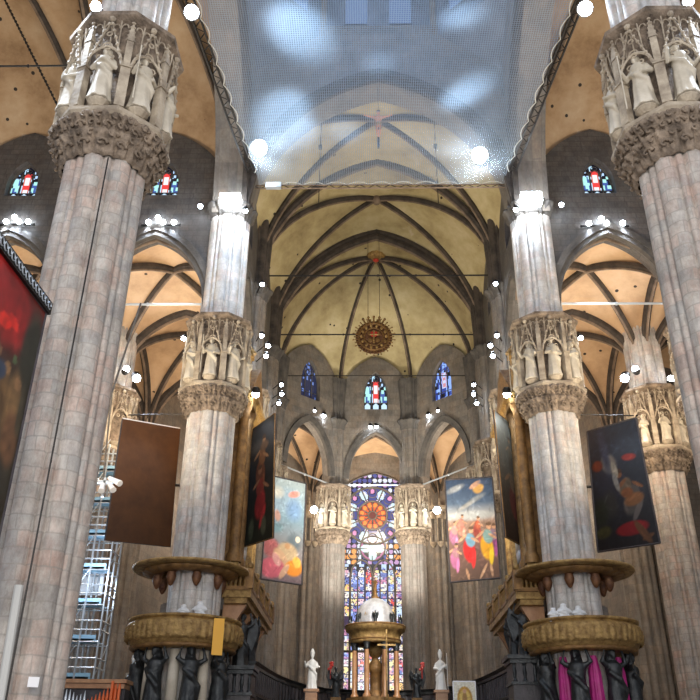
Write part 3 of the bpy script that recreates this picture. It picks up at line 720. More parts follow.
for sgn in (-1, 1):
    for k in range(3): window('window_2', (sgn * (9.5 + BT * (k + .5)), YM + .1, 35.1), 1.02, 2.9, .35, (1, 0), small_glass)
    for j in range(2): window('window_3', (sgn * NAVE, YM + 4.8 + 9.6 * j, 35.2), 1.2, 3.0, .35, (0, -sgn), dark_glass)
window('window_5', (0, A2[1], 33.0), 1.15, 4.0, .4, (1, 0), small_glass)
for sgn, fn in ((-1, dark_glass), (1, blue_glass)):
    P, Q = Vector((A2[0] * sgn, A2[1])), Vector((A1[0] * sgn, A1[1])); m_ = (P + Q) / 2; d = (Q - P) * sgn
    window('window_6', (m_.x, m_.y, 33.0), 1.15, 4.0, .4, (d.x, d.y), fn)
RX = -.3; RZ = 25.5   # centre of the rose
PAL = [(.9, .85, .75), (.95, .6, .2), (.25, .35, .85), (.75, .1, .08), (.8, .55, .6), (.6, .75, .9), (.9, .75, .35), (.15, .2, .5), (.85, .8, .8), (.6, .25, .4)]
def big_glass(u, v):
    x = u * 4.6 - RX; z = 9 + v * 21.0; w = z - RZ; r = math.hypot(x, w); a = math.atan2(w, x)
    if r < 2.95:
        if r < .42: return (.16, .02, .015)
        if r < 1.5:
            if r > 1.42: return DARKG
            f = (a * 12 / (2 * PI)) % 1 - .5; inner = r < .82
            if inner: return (.8, .12, .03) if abs(f) < .34 * (r - .3) / .5 else (.1, .01, .01)
            d = math.hypot(f * 2 * PI / 12 * r / .26, (r - 1.1) / .3); return (.95, .3, .05) if d < .75 else (.6, .06, .03) if d < 1.05 else (.12, .01, .015)
        f = (a * 8 / (2 * PI)) % 1 - .5; px_ = f * 2 * PI / 8 * r
        for (pc, pr_, pw, c) in ((2.3, .62, .5, (.62, .82, .9)), (1.8, .3, .28, (.8, .55, .7))):
            d = math.hypot(px_ / pw, (r - pc) / pr_)
            if d < 1: return DARKG if d > .86 or abs(px_) < .05 else c if h2(int((a + 9) * 8 / PI), int(r * 3.1)) > .35 else (.85, .85, .8) if d < .6 else (.3, .35, .7)
        g = ((a * 8 / (2 * PI)) % 1); g = g - round(g); d = math.hypot(g * 2 * PI / 8 * r / .3, (r - 2.55) / .35)
        return (.75, .3, .55) if d < .7 else DARKG if d < 1 else (.05, .06, .25)
    x2, w2 = x, z - 22.15; r2 = math.hypot(x2, w2); a2 = math.atan2(w2, x2)
    if r2 < 1.25:
        if r2 < .18 or abs(math.sin(2 * a2)) < .1 and r2 > .5: return DARKG
        return (.55, .8, .82) if r2 < .35 + .85 * abs(math.cos(2 * a2)) else (.45, .12, .3) if r2 > 1.0 else DARKG
    if z > 20.6:
        s = h2(int(x * 1.9 + 30), int(z * 1.9)); q = math.hypot((x * 1.9) % 1 - .5, (z * 1.9) % 1 - .5)
        if z < 22.6 and abs(x) > 1.4 and q < .5 and s < .4: return (.9, .35, .1)
        return ((.7, .75, .9) if s > .6 else (.5, .3, .55) if s > .4 else (.06, .08, .3)) if q < .42 else DARKG
    lw = .73; lx = (x + lw * 10.0) / lw; li = int(lx); lf = lx - li
    top = 19.2 + 1.1 * parch((lf - .5) * 2)
    if z > top: 
        s = h2(li, int(z * 3)); return (.5, .65, .95) if s > .5 and .2 < lf < .8 else DARKG
    if lf < .1 or lf > .9: return (.02, .03, .14)
    row = int(z * 1.45); rf = z * 1.45 - row
    if rf < .09: return (.03, .02, .08)
    s = h2(li * 3.1 + int(lf * 3), row * 1.7 + int(rf * 3) * .37); base = h2(li, row)
    c1 = PAL[int(base * 10) % 10]; c2 = PAL[int(s * 10) % 10]
    t = .75 if s > .5 else 0
    if h2(lf * 7.7 + li, z * 3.3) < .22: return (.04, .03, .1)
    c = tuple(c1[i] * (1 - t) + c2[i] * t for i in range(3))
    if 14.4 < z < 15.6 and li % 3 == 0: c = (.04, .02, .05)
    return c
bw = window('window_1', (0, B2[1] - .55, 9.0), 4.6, 21.0, .8, (1, 0), big_glass, 96, 250, bars=(-2,))
t = MB(); yb = B2[1] - .65
def ring(cx, cz, r, w=.06, n=24, y=None): t.tube([(cx + r * math.cos(a), y or yb, cz + r * math.sin(a)) for a in np.linspace(0, 2 * PI, n)], w, 5)
for i in range(-5, 6):
    if i != 99: t.tube([(RX + .0 + i * .73, yb, 9), (RX + i * .73, yb, 19.4)], .07 if i % 3 else .12, 5)
for (r, w) in ((1.48, .11), (2.95, .12), (.42, .07)): ring(RX, RZ, r, w, 40)
for k in range(8):
    a = PI / 8 + k * PI / 4; t.tube([(RX + 1.5 * math.cos(a), yb, RZ + 1.5 * math.sin(a)), (RX + 2.9 * math.cos(a), yb, RZ + 2.9 * math.sin(a))], .07, 5)
    a = k * PI / 4; ring(RX + 2.35 * math.cos(a), RZ + 2.35 * math.sin(a), .5, .05, 12)
for k in range(12):
    a = k * PI / 6; t.tube([(RX + .42 * math.cos(a), yb, RZ + .42 * math.sin(a)), (RX + 1.45 * math.cos(a), yb, RZ + 1.45 * math.sin(a))], .04, 4)
ring(RX, 22.15, 1.25, .08, 24)
for sx in (-1, 1):
    ring(RX + sx * 1.9, 21.6, .55, .07); t.tube([(RX + sx * 2.2 * s, yb, 19.3 + 1.7 * parch(2 * s - 1)) for s in np.linspace(0, 1, 13)], .1, 5)
t.tube([(-4, yb, 12.4), (4, yb, 12.4)], .12, 5); t.build('mullions', 'dark_stone', bw)

# ------------------------------------------------------------------ iron ties, truss and chains
def tie(a, b, r, label, mat='iron', name='tie_rod', grp='iron tie rods'):
    m = MB(); m.tube([a, b], r, 6); n = max(2, int((Vector(b) - Vector(a)).length / 2.5))
    for i in range(n + 1): m.ball(Vector(a).lerp(Vector(b), i / n), r * 1.7, 6, 4)
    o = m.build(name, mat); return tag(o, label, 'tie rod', grp)
tie((-8.6, 52.2, 35.4), (8.6, 52.2, 35.4), .06, 'iron tie rod across the choir, uppermost below the truss')
tie((-8.6, 61.8, 35.6), (8.6, 61.8, 35.6), .06, 'iron tie rod passing across the round gilded relief')
tie((-8.2, 67, 34.2), (8.2, 67, 34.2), .045, 'thin tie rod across the apse just above its windows')
tie((-3.4, 71.6, 25.4), (3.3, 71.6, 25.4), .06, 'pale bar between the two apse pier capitals', 'steel')
for s in (-1, 1):
    w = 'left' if s < 0 else 'right'
    tie((s * 10.8, YM + .1, 27.2), (s * 17.6, YM + .1, 27.2), .07, 'pale tie rod across the %s aisle arch' % w, 'steel')
    tie((s * 9.7, 51, 23.6), (s * 17.4, 51.4, 23.6), .045, 'lower tie rod behind the %s pulpit pier capital' % w)
    tie((s * 3.9, 71.5, 25.3), (s * 8.7, 66.2, 25.6), .07, 'pale bar from the %s apse pier capital towards the canvas' % w, 'steel')
    tie((s * 10.6, 22.0, 25.2), (s * 28, 22.0, 25.2), .04, 'iron tie rod running outward from the %s foreground pier capital' % w)
ch = MB(); a, b = Vector((-21.65, 32, 41.2)), Vector((-18.2, 37, 35.2)); ch.tube([a, b], .05, 5)
for i in range(40): ch.ball(a.lerp(b, i / 40), .09, 5, 4)
tag(ch.build('chain', 'iron'), 'dark chain running diagonally across the vault at upper left', 'chain')
tr = thing('truss', (0, 42.3, 35.9), 'metal truss beam holding the far edge of the net across the choir', 'truss')
m = MB()
for z in (35.75, 36.0):
    m.tube([(-8.3, 42.3, z), (8.5, 42.3, z)], .05, 6)
m.build('beam', 'rib', tr)
m = MB()
for i in range(34): m.tube([(-8.3 + i * .5, 42.3, 35.75 if i % 2 else 36.0), (-7.8 + i * .5, 42.3, 36.0 if i % 2 else 35.75)], .03, 4)
m.build('lattice', 'iron', tr)
m = MB(); m.box((-6.9, 42.15, 35.85), (1.0, .3, .4)); m.build('bracket', 'steel', tr)
# net under the crossing
def nl(y): return -8.1 - (39.5 - y) * .105 if y < 40 else -7.9
def nr(y): return 8.25 + (39.5 - y) * .105 if y < 40 else 8.1
nt_ = thing('safety_net', (0, 32, 36), 'pale translucent net stretched below the crossing tower', 'net')
m = MB(); ys = list(np.linspace(12, 42.3, 40)); vs = []; n = 16
for y in ys:
    for i in range(n + 1):
        u = i / n; vs.append((nl(y) * (1 - u) + nr(y) * u, y, 36 - .35 * math.sin(PI * u) * math.sin(PI * (y - 12) / 30.3)))
m.add(vs, [(j * (n + 1) + i, j * (n + 1) + i + 1, (j + 1) * (n + 1) + i + 1, (j + 1) * (n + 1) + i) for j in range(len(ys) - 1) for i in range(n)]); m.build('net', 'net', nt_, True)
for s, f in ((-1, nl), (1, nr)):
    m = MB(); P = lambda y, o, z=36: (f(y) + s * o, y, z)
    for o, r in ((.12, .07), (.55, .07)): m.tube([P(y, o) for y in np.linspace(12, 41, 12)], r, 6)
    for y in np.arange(12.3, 41, .8): m.tube([P(y, .12), P(y + .5, .55)], .035, 4); m.tube([P(y + .5, .55), P(y + .8, .12)], .035, 4)
    m.build('edge_beam', 'iron', nt_)
    m = MB()
    for y in np.arange(14, 41, 1.5): m.tube([P(y + 1.5 * k / 8, .1 + (-.22) * math.sin(PI * k / 8), 35.95) for k in range(9)], .03, 4)
    m.build('lacing_rope', 'grey_pipe', nt_)
m = MB()
for i in range(11): x0 = -7.9 + i * 1.45; m.tube([(x0 + 1.45 * k / 8, 42.3 - .3 * math.sin(PI * k / 8), 36.02) for k in range(9)], .03, 4)
m.build('lacing_rope', 'grey_pipe', nt_)
cb = [((-4.1, 44.5), 'left one'), ((4.0, 44.5), 'right one')]
for (x, y), w in cb:
    m = MB(); m.tube([(x, y, 36.2), (x, y, 44)], .03, 4); m.box((x, y, 41.2), (.25, .25, .25)); tag(m.build('hanging_cable', 'iron'), 'thin cable hanging from the choir vault behind the net, %s' % w, 'cable')

# ------------------------------------------------------------------ lamps
def fixture(loc, aim, r=.17, label='', group=None, power=0, angle=80, col=COOL, cat='lamp', mat='lens', sq=None, name='floodlight', hold=None):
    loc = Vector(loc); d = (Vector(aim) - loc).normalized(); t = thing(name, loc, label, cat, group)
    vis = (cam.location - loc).normalized()
    m = MB(); m.tube([loc - d * (r * 1.4), loc - d * (r * .9), loc], [r * .6, r * 1.0, r * 1.1], 12); m.build('housing', 'iron', t)
    m = MB()
    if sq: m.box(loc + d * .06, (sq[0], sq[0] * .5, sq[1]))
    else: m.ball(loc + d * (r * .35), r * .95, 12, 8)
    m.build('lens', mat, t, True)
    if hold: m = MB(); m.tube([loc - d * r, hold], .04, 5); m.build('bracket', 'iron', t)
    if power: lamp('SPOT', loc + d * (r * 2.2 + (.3 if sq else 0)), power, col, aim, r, angle, .7, t)
    return t
def rail(xs, y, z, who, pw):
    t = thing('lamp_rail', (sum(xs) / len(xs), y, z), 'row of small bright lamps above the %s' % who, 'lamp', 'lamp rows above the aisle arches')
    m = MB(); m.box((sum(xs) / len(xs), y + .15, z - .12), (max(xs) - min(xs) + .9, .12, .1)); m.build('rail', 'iron', t)
    for i, x in enumerate(xs):
        m = MB(); m.ball((x, y, z + (.35 if i == 1 else 0)), .17, 10, 7); m.build('lamp', 'lens', t, True)
        lamp('SPOT', (x, y - .1, z - .3), pw, COOL, (x, y + .35, z - 4), .15, 75, .8, t)
rail([-23.7, -23.25, -22.9, -22.3], 41.8, 32.8, 'arch at the far left edge', 300)
rail([-14.6, -14.05, -13.7, -13.0], 41.8, 32.7, 'left aisle arch', 300)
rail([13.0, 13.8, 14.1, 15.1], 41.8, 32.5, 'right aisle arch', 300)
for s in (-1, 1):
    w = 'left' if s < 0 else 'right'
    fixture((s * 9.35, 40.85, 33.7), (s * 9.5, 41.2, 27), .3, 'large square floodlight on the upper capital of the %s pulpit pier' % w, 'large floodlights', 1000, 75, sq=(1.25, .7))
    fixture((s * 8.45 - .0, 41.2, 33.2), (s * 7.5, 50, 20), .17, 'small lamp beside the %s large floodlight, choir side' % w, None, 500, 60)
    fixture((s * 11.3, 41.3, 33.6), (s * 12, 40, 28), .16, 'small lamp beside the %s large floodlight, transept side' % w, None, 150)
    fixture((s * 7.75, 22.4, 28.5), (s * 4, 8, 14), .3, 'bright floodlight at the top %s, hung beside the foreground pier' % w, 'top floodlights', 1600, 70)
    fixture((s * 7.8 if s < 0 else 6.5, 40.2 if s < 0 else 41.0, 37.2), (0, 30, 36), .55, 'big glaring lamp shining through the net on the %s' % w, 'lamps above the net', 700, 120, hold=(s * 8.9, 41.9, 38.5))
    fixture((s * 10.3, 19.7, 25.55), (s * 9, 10, 22), .2, 'lamp on top of the %s foreground pier capital' % w, None, 0)
    lamp('SPOT', (s * 13, 19.5, 27.5), 2600, COOL, (s * 10.2, 20.8, 22.5), .2, 50, .6)
    fixture((s * (XA - 2.0), 50.8, 26.2), (s * 14, 49, 20), .3, 'bright lamp on the %s aisle pier capital, nearest the choir' % w, None, 900, 110)
    fixture((s * (XA - 1.3), 50.5, 26.6), (s * 14, 47, 32), .24, 'second lamp on the %s aisle pier capital' % w, None, 500, 110)
    fixture((s * (XA + .9), 50.4, 25.8), (s * 20, 46, 30), .24, 'outer lamp on the %s aisle pier capital' % w, None, 300, 110)
    fixture((s * 11.5, 41.8, 24.4), (s * 13, 41, 20), .15, 'small lamp on the outer side of the %s pulpit pier capital' % w, None, 120)
    fixture((s * 4.85, 70.4, 31.8), (s * 5.3, 71, 29), .2, 'lamp above the %s side arch of the apse, towards the centre' % w, None, 300, 90, hold=(s * 5.1, 71.0, 31.9))
    fixture((s * 5.75, 69.8, 32.0), (s * 6.2, 70, 29), .2, 'lamp above the %s side arch of the apse, towards the outside' % w, None, 300, 90)
    fixture((s * .28 - .25, 71.2, 31.0), (s * .4 - .2, 71.6, 29), .18, 'one of the lamp pair above the central apse arch, %s one' % w, None, 250, 90, hold=(s * .28 - .25, 72, 31))
    fixture((s * 5.45 - .1, 70.9, 22.9), (s * 3.0, 50, 8), .34, 'glaring lamp beside the niche capital of the %s apse pier' % w, None, 700, 100, hold=(s * 4.4 - .3, 72, 22.9))
    for i, (x, y, z) in enumerate(((8.35, 49.8, 33.2), (8.2, 50.2, 29.2), (7.7, 50.2, 28.4), (7.8, 50.2, 27.6), (7.75, 59.9, 30.0), (7.7, 60, 29.2), (7.9, 60, 28.4))):
        fixture((s * x, y, z), (s * (x + .35), y + .5, z - 8), .17, '%s lamp from the top on the %s choir pier shafts' % (ORD[i], w), 'lamps up the %s choir piers' % w, 220, 60, hold=(s * 9.0, y + 1.6, z))
    fixture((s * 11.1, 43.9, 21.9), (s * 13, 43.6, 17), .2, 'white lamp beneath the %s pulpit pier capital, aisle side' % w, None, 250, hold=(s * 10.7, 43.2, 21.9))
    fixture((s * 7.4, 44, 21.9), (s * 7.8, 47, 17), .24, 'tilted lamp at the cornice of the %s organ' % w, None, 400, 100)

# ------------------------------------------------------------------ gilded relief, boss, crucifix
g = thing('round_relief', (-.25, 60.9, 34.9), 'round gilded and red sunburst relief hanging in front of the apse vault', 'relief'); c0 = Vector((-.25, 60.9, 34.9))
def disc_pt(r, a, y=0):
    r *= 1.1; return c0 + Vector((r * math.cos(a), y, r * math.sin(a)))
m = MB()
for r, w in ((1.15, .1), (.75, .07)): m.tube([disc_pt(r, a) for a in np.linspace(0, 2 * PI, 40)], w, 6)
m.build('ring', 'gold_dark', g)
m = MB()
for k in range(36):
    a = 2 * PI * k / 36; L = 1.5 + .12 * (k % 2); m.tube([disc_pt(1.1, a), disc_pt(L, a)], [.07, .03], 5); m.ball(disc_pt(L, a), .07, 6, 4)
m.build('ray', 'gold_dark', g)
for k in range(14): a = 2 * PI * k / 14; m = MB(); m.ball(disc_pt(.95, a, -.05), (.13, .1, .17), 8, 6); m.build('cherub_head', 'gold', g, True)
m = MB()
for k in range(5): m.tube([disc_pt(1.2, PI / 2 + (k - 2) * .25), disc_pt(1.75, PI / 2 + (k - 2) * .25)], [.1, .05], 5); m.ball(disc_pt(1.75, PI / 2 + (k - 2) * .25), .12, 6, 5)
m.build('crest', 'gold_dark', g)
m = MB()
for a in (PI / 4, 3 * PI / 4, 5 * PI / 4, 7 * PI / 4): m.ball(disc_pt(.42, a), (.24, .08, .24), 10, 6)
m.build('panel', 'gold_dark', g)
m = MB(); m.tube([c0 + Vector((0, .12, 0)), c0 + Vector((0, .2, 0))], 1.56, 36); m.build('back_disc', 'maroon', g)
m = MB(); m.ball(c0 + Vector((0, -.1, .22)), (.32, .1, .3), 12, 8); m.build('red_glory', 'red', g)
m = MB(); m.tube([c0 + Vector((0, -.15, -.7)), c0 + Vector((0, -.15, .5))], .08, 6); m.tube([c0 + Vector((-.35, -.15, .12)), c0 + Vector((.35, -.15, .12))], .07, 6); m.ball(c0 + Vector((0, -.2, .4)), .12); m.build('cross_figure', 'gold', g)
m = MB()
for x in (-.5, .5): m.tube([c0 + Vector((x, 0, 1.2)), c0 + Vector((x, .3, 11.2))], .02, 4)
m.build('cable', 'iron', g)
bs = thing('vault_boss', (0, 65.0, 45.6), 'gilded round boss where the apse ribs meet', 'boss')
m = MB(); m.lathe([(.01, 45.5), (.3, 45.45), (.55, 45.55), (.8, 45.5), (.95, 45.7), (.9, 46.1)], (0, 65, 0), 32, lambda q, z: 1 + .06 * math.sin(12 * q)); m.build('disc', 'gold', bs, True)
m = MB(); m.ball((0, 65, 45.4), (.3, .3, .12)); m.build('face', 'red', bs, True)
for y, w in ((47.4, 'nearer the net'), (57, 'between the second and third choir arches')):
    m = MB(); m.lathe([(.01, 45.9), (.25, 45.9), (.4, 46.1), (.4, 46.5)], (0, y, 0), 16); tag(m.build('vault_boss', 'rib'), 'small stone boss of the choir vault %s' % w, 'boss')
cx = thing('crucifix', (-.05, 42.1, 39.3), 'hanging crucifix seen through the net against the choir vault', 'crucifix')
m = MB(); m.box((-.05, 42.2, 40.7), (.2, .12, 3.3)); m.box((-.05, 42.2, 41.75), (1.9, .12, .2)); m.tube([(-.05, 42.2, 42.3), (-.05, 42.2, 45.4)], .03, 4); m.build('cross', 'bronze', cx)
mbf = MB(); mbf.ball((0, 0, 1.95), (.12, .13, .16)); mbf.lathe([(.01, .9), (.18, .92), (.15, 1.15), (.22, 1.5), (.18, 1.65), (.07, 1.75), (.07, 1.85)], n=16)
for s in (-1, 1):
    mbf.tube([(s * .17, 0, 1.6), (s * .5, .02, 1.72), (s * .82, .05, 1.85)], [.09, .07, .05], 8); mbf.tube([(s * .09, 0, .95), (s * .1, -.1, .5), (s * .04, .02, .05)], [.12, .09, .05], 8); mbf.ball((s * .86, .05, 1.87), .06)
me = remesh(mbf, 'body', 'skin_wood', .03); b_ = place('body', me, (-.05, 41.95, 39.75), 0, cx, 1.08)
m = MB(); m.lathe([(.24, 40.65), (.26, 40.8), (.2, 40.98)], (-.05, 41.95, 0), 14); m.build('loincloth', 'gold', cx)
# ------------------------------------------------------------------ painted canvases
SKIN = (.62, .36, .22)
def paint_canvas(root, TL, TR, BR, BL, bg, blobs, nu=60, nv=110, frame='wood_dark', fw=.1, th=.1, gain=.8):
    TL, TR, BR, BL = map(Vector, (TL, TR, BR, BL)); w = (TR - TL).length; h = (TL - BL).length; nrm = (TR - TL).cross(BL - TL).normalized()
    if nrm.dot(cam.location - TL) < 0: nrm = -nrm
    u, v = np.meshgrid(np.linspace(0, 1, nu + 1), np.linspace(0, 1, nv + 1)); u = u.ravel(); v = v.ravel()
    rnd = np.random.RandomState(int(abs(TL.x * 10)) + 3)
    col = np.zeros((len(u), 3)); stops = sorted(bg)
    for i in range(3): col[:, i] = np.interp(v, [s[0] for s in stops], [s[1][i] for s in stops])
    X, Y = u * w, v * h
    def blob(cx, cy, rx, ry, a, c, soft=.35):
        dx, dy = X - cx * w, Y - cy * h; ca, sa = math.cos(a), math.sin(a)
        d = ((dx * ca + dy * sa) / (rx * w)) ** 2 + ((-dx * sa + dy * ca) / (ry * w)) ** 2
        al = np.clip((1 - d) / soft, 0, 1)[:, None]; col[:] = col * (1 - al) + np.array(c) * al
    for b in blobs: blob(*b)
    for _ in range(420):
        cx, cy = rnd.rand(2); f = rnd.uniform(.6, 1.5); dx, dy = X - cx * w, Y - cy * h; a = rnd.rand() * 3; r1, r2 = rnd.uniform(.03, .13) * w, rnd.uniform(.01, .035) * w
        d = ((dx * math.cos(a) + dy * math.sin(a)) / r1) ** 2 + ((-dx * math.sin(a) + dy * math.cos(a)) / r2) ** 2
        al = np.clip(1 - d, 0, 1)[:, None] * .55; col[:] = col * (1 - al) + np.clip(col * f + (.01 if f > 1 else 0), 0, 1) * al
    if gain: col = np.clip(col, 0, 1) ** 1.35 * gain
    P = [BL.lerp(BR, a).lerp(TL.lerp(TR, a), b) + nrm * .02 for a, b in zip(u, v)]
    m = MB(); m.add(P, [(j * (nu + 1) + i, j * (nu + 1) + i + 1, (j + 1) * (nu + 1) + i + 1, (j + 1) * (nu + 1) + i) for j in range(nv) for i in range(nu)], list(zip(X, Y)))
    m.build('canvas', 'paint', root, vcol=col)
    m = MB(); c = [TL, TR, BR, BL]; m.add([p for p in c] + [p - nrm * th for p in c], [(0, 1, 2, 3), (7, 6, 5, 4), (0, 4, 5, 1), (1, 5, 6, 2), (2, 6, 7, 3), (3, 7, 4, 0)]); m.build('backing', 'wood_dark', root)
    m = MB()
    for a, b in zip(c, c[1:] + c[:1]): m.tube([a, b], fw * .6, 6)
    m.build('frame', frame, root)
def person(cx, cy, s, robe, top, skin=SKIN, lean=0., arm=0):
    """s = size as fraction of canvas width"""
    r = s * .5; k = .45
    return [(cx, cy, r * .55, r * 1.1, lean, robe, .4), (cx + r * .3, cy - r * .3, r * .2, r * .9, lean - .2, tuple(min(1, c * 1.5) for c in robe), .5), (cx + lean * r, cy + r * k * .9, r * .42, r * .65, lean * 1.5, top, .4),
            (cx - r * .5, cy + r * k * 1.1, r * .5, r * .13, .7 + arm, skin, .4), (cx + r * .5, cy + r * k * .9, r * .45, r * .12, -.6 + arm, skin, .4),
            (cx + lean * 2 * r, cy + r * k * 1.75, r * .22, r * .27, 0, skin, .4), (cx + lean * 2 * r, cy + r * k * 1.95, r * .24, r * .17, 0, tuple(c * .35 for c in skin), .4)]
# canvases at the choir sides
t = thing('hanging_canvas', (-6.3, 53, 13), 'tall bright painting, pale blue sky over pink and orange robed figures, left of apse', 'painting')
bl = [(.5, .78, .5, .4, .3, (.42, .55, .68), 1), (.25, .85, .25, .2, 0, (.7, .7, .66), 1), (.7, .86, .18, .1, .4, (.75, .4, .36), .6), (.3, .62, .1, .18, .2, (.6, .4, .36), .7), (.72, .7, .25, .35, 0, (.3, .45, .68), .9),
      (.3, .5, .2, .15, .2, (.25, .38, .45), .8), (.75, .38, .22, .3, 0, (.2, .25, .3), .8), (.2, .3, .25, .3, .3, (.5, .2, .22), .6), (.6, .28, .3, .28, -.4, (.62, .5, .36), .5), (.45, .22, .16, .3, .6, (.7, .5, .36), .5),
      (.78, .14, .24, .22, .2, (.9, .4, .05), .4), (.85, .2, .12, .16, .2, (.95, .6, .15), .5), (.25, .12, .34, .28, .2, (.72, .22, .3), .4), (.35, .2, .1, .2, .5, (.75, .45, .45), .5), (.55, .1, .08, .25, -.5, (.72, .5, .38), .5), (.85, .42, .07, .09, 0, (.85, .75, .65), .5), (.6, .34, .08, .09, 0, (.6, .4, .25), .5)]
paint_canvas(t, (-7.5, 53, 19.9), (-4.93, 53, 19.3), (-4.97, 53, 12.6), (-7.6, 53, 12.95), [(0, (.3, .22, .25)), (.35, (.35, .35, .38)), (.6, (.3, .42, .52)), (1, (.5, .58, .62))], bl)
t = thing('hanging_canvas', (6, 53, 13), 'tall painting of dancing figures in red, blue and yellow under clouds, right of apse', 'painting')
bl = [(.2, .9, .25, .08, .4, (.4, .42, .45), .8), (.6, .78, .3, .07, .5, (.35, .38, .42), .8), (.4, .72, .25, .05, .5, (.5, .5, .5), .8), (.5, .62, .6, .12, 0, (.6, .62, .64), 1), (.68, .9, .13, .15, -.4, (.68, .45, .18), .5), (.62, .93, .16, .06, .6, (.6, .4, .3), .5), (.85, .95, .2, .06, 0, (.12, .16, .25), .8)]
for q in ((.12, .42, .34, (.5, .25, .4), (.6, .4, .4)), (.28, .5, .3, (.6, .3, .25), (.6, .35, .3)), (.6, .46, .32, (.45, .12, .1), (.6, .2, .12)), (.9, .34, .4, (.35, .12, .3), (.4, .3, .4)), (.42, .28, .5, (.75, .05, .05), (.3, .5, .65)), (.78, .3, .52, (.85, .5, .06), (.35, .5, .5)), (.12, .2, .35, (.6, .25, .45), (.5, .3, .35))):
    bl += person(q[0], q[1], q[2], q[3], q[4], (.72, .46, .32), .12)
bl += [(.36, .06, .03, .14, .2, (.7, .45, .3), .5), (.68, .08, .03, .2, -.5, (.75, .5, .35), .5), (.84, .08, .03, .15, .1, (.75, .5, .35), .5)]
paint_canvas(t, (4.42, 53, 19.58), (7.6, 53, 19.8), (7.65, 53, 13.1), (4.44, 53, 12.8), [(0, (.25, .16, .12)), (.3, (.3, .18, .16)), (.55, (.45, .32, .26)), (.64, (.55, .56, .58)), (.75, (.16, .22, .32)), (1, (.06, .1, .18))], bl, frame='wood_dark')
# organ shutters: inner ones painted, aisle ones
t = thing('organ_shutter', (-7.1, 46, 13.4), 'dark painted organ shutter with dim red figures, inner side of left organ', 'painting')
bl = person(.5, .55, .7, (.2, .08, .04), (.26, .13, .06), (.36, .2, .1), .1) + person(.55, .3, .7, (.36, .05, .05), (.3, .07, .05), (.34, .18, .1), -.1) + [(.3, .8, .3, .2, .2, (.13, .11, .09), .8), (.6, .78, .2, .14, 0, (.2, .12, .07), .7), (.3, .12, .1, .3, 0, (.14, .15, .1), .6), (.7, .12, .1, .25, 0, (.15, .15, .1), .6)]
paint_canvas(t, (-7.87, 47, 20.8), (-6.32, 45, 21.0), (-6.05, 45, 13.5), (-8.1, 47, 13.42), [(0, (.05, .05, .03)), (.5, (.035, .03, .025)), (1, (.07, .065, .06))], bl, frame='gold_dark', fw=.06)
t = thing('organ_shutter', (7.5, 46, 13.4), 'greyish organ shutter seen edge-on beside the gilded case, inner side of right organ', 'painting')
bl = person(.55, .3, .8, (.25, .1, .08), (.3, .22, .15), (.4, .26, .16), .1) + [(.5, .75, .6, .8, 0, (.22, .21, .17), 1)] + person(.6, .62, .5, (.2, .17, .13), (.26, .22, .16), (.4, .28, .18))
paint_canvas(t, (6.73, 45, 21.2), (8.22, 47, 21.0), (8.38, 47, 13.45), (6.84, 45, 13.6), [(0, (.1, .06, .04)), (.5, (.18, .16, .13)), (1, (.3, .29, .25))], bl, frame='gold_dark', fw=.06)
t = thing('organ_shutter', (-13.7, 45, 13.2), 'plain brown back of an organ shutter swung open in the left aisle', 'panel')
c = [Vector(p) for p in ((-15.1, 44, 20.2), (-12.3, 46.5, 20.6), (-12.1, 46.5, 13.35), (-15.07, 44, 13.05))]; nn = (c[1] - c[0]).cross(c[3] - c[0]).normalized() * .06
m = MB(); m.add([p + nn for p in c] + [p - nn for p in c], [(0, 1, 2, 3), (7, 6, 5, 4), (0, 4, 5, 1), (1, 5, 6, 2), (2, 6, 7, 3), (3, 7, 4, 0)], [(p.x, p.z) for p in c + c]); m.build('canvas', 'brown_canvas', t)
m = MB(); m.tube([c[0], c[1]], .07, 6); m.build('top_rail', 'paper', t)
m = MB(); m.tube([(-12.2, 46.5, 17), (-11.0, 46.5, 17)], .08, 6); m.build('hinge_bar', 'iron', t)
m = MB(); m.tube([c[1], c[2], c[3], c[0]], .06, 6); m.build('frame', 'wood_dark', t)
t = thing('organ_shutter', (13.7, 45, 13.2), 'dark blue painted organ shutter with kneeling red figure, swung open in right aisle', 'painting')
DS = (.22, .11, .055)
bl = [(.4, .5, .4, .6, .3, (.03, .035, .06), .9)] + person(.68, .36, .55, (.12, .11, .11), (.16, .13, .1), DS, -.3) + [(.62, .14, .3, .13, .1, (.32, .02, .03), .4), (.78, .1, .07, .26, .5, DS, .5), (.85, .06, .12, .04, .4, DS, .5), (.72, .36, .2, .12, .3, (.26, .14, .07), .5), (.62, .42, .12, .1, 0, (.24, .11, .05), .5), (.36, .68, .16, .22, .3, (.22, .2, .18), .6), (.45, .62, .06, .18, .2, (.32, .3, .26), .5), (.74, .7, .15, .07, -.1, (.3, .05, .04), .5),
      (.14, .68, .12, .12, 0, (.22, .06, .03), .6), (.45, .52, .05, .2, .2, (.26, .26, .26), .5), (.14, .14, .16, .12, .4, (.1, .09, .03), .6), (.3, .35, .16, .3, 0, (.05, .05, .05), .7), (.3, .8, .1, .6, .1, (.055, .07, .12), .9), (.12, .3, .15, .3, 0, (.03, .04, .025), .7)]
paint_canvas(t, (12.5, 46.5, 20.45), (14.7, 44, 20.3), (14.87, 44, 13.04), (12.2, 46.5, 13.17), [(0, (.03, .025, .03)), (.5, (.025, .035, .055)), (1, (.03, .05, .085))], bl, frame='wood_dark')
m = MB(); m.tube([(12.3, 46.55, 17), (11.0, 46.5, 17)], .08, 6); m.build('hinge_bar', 'iron', t)
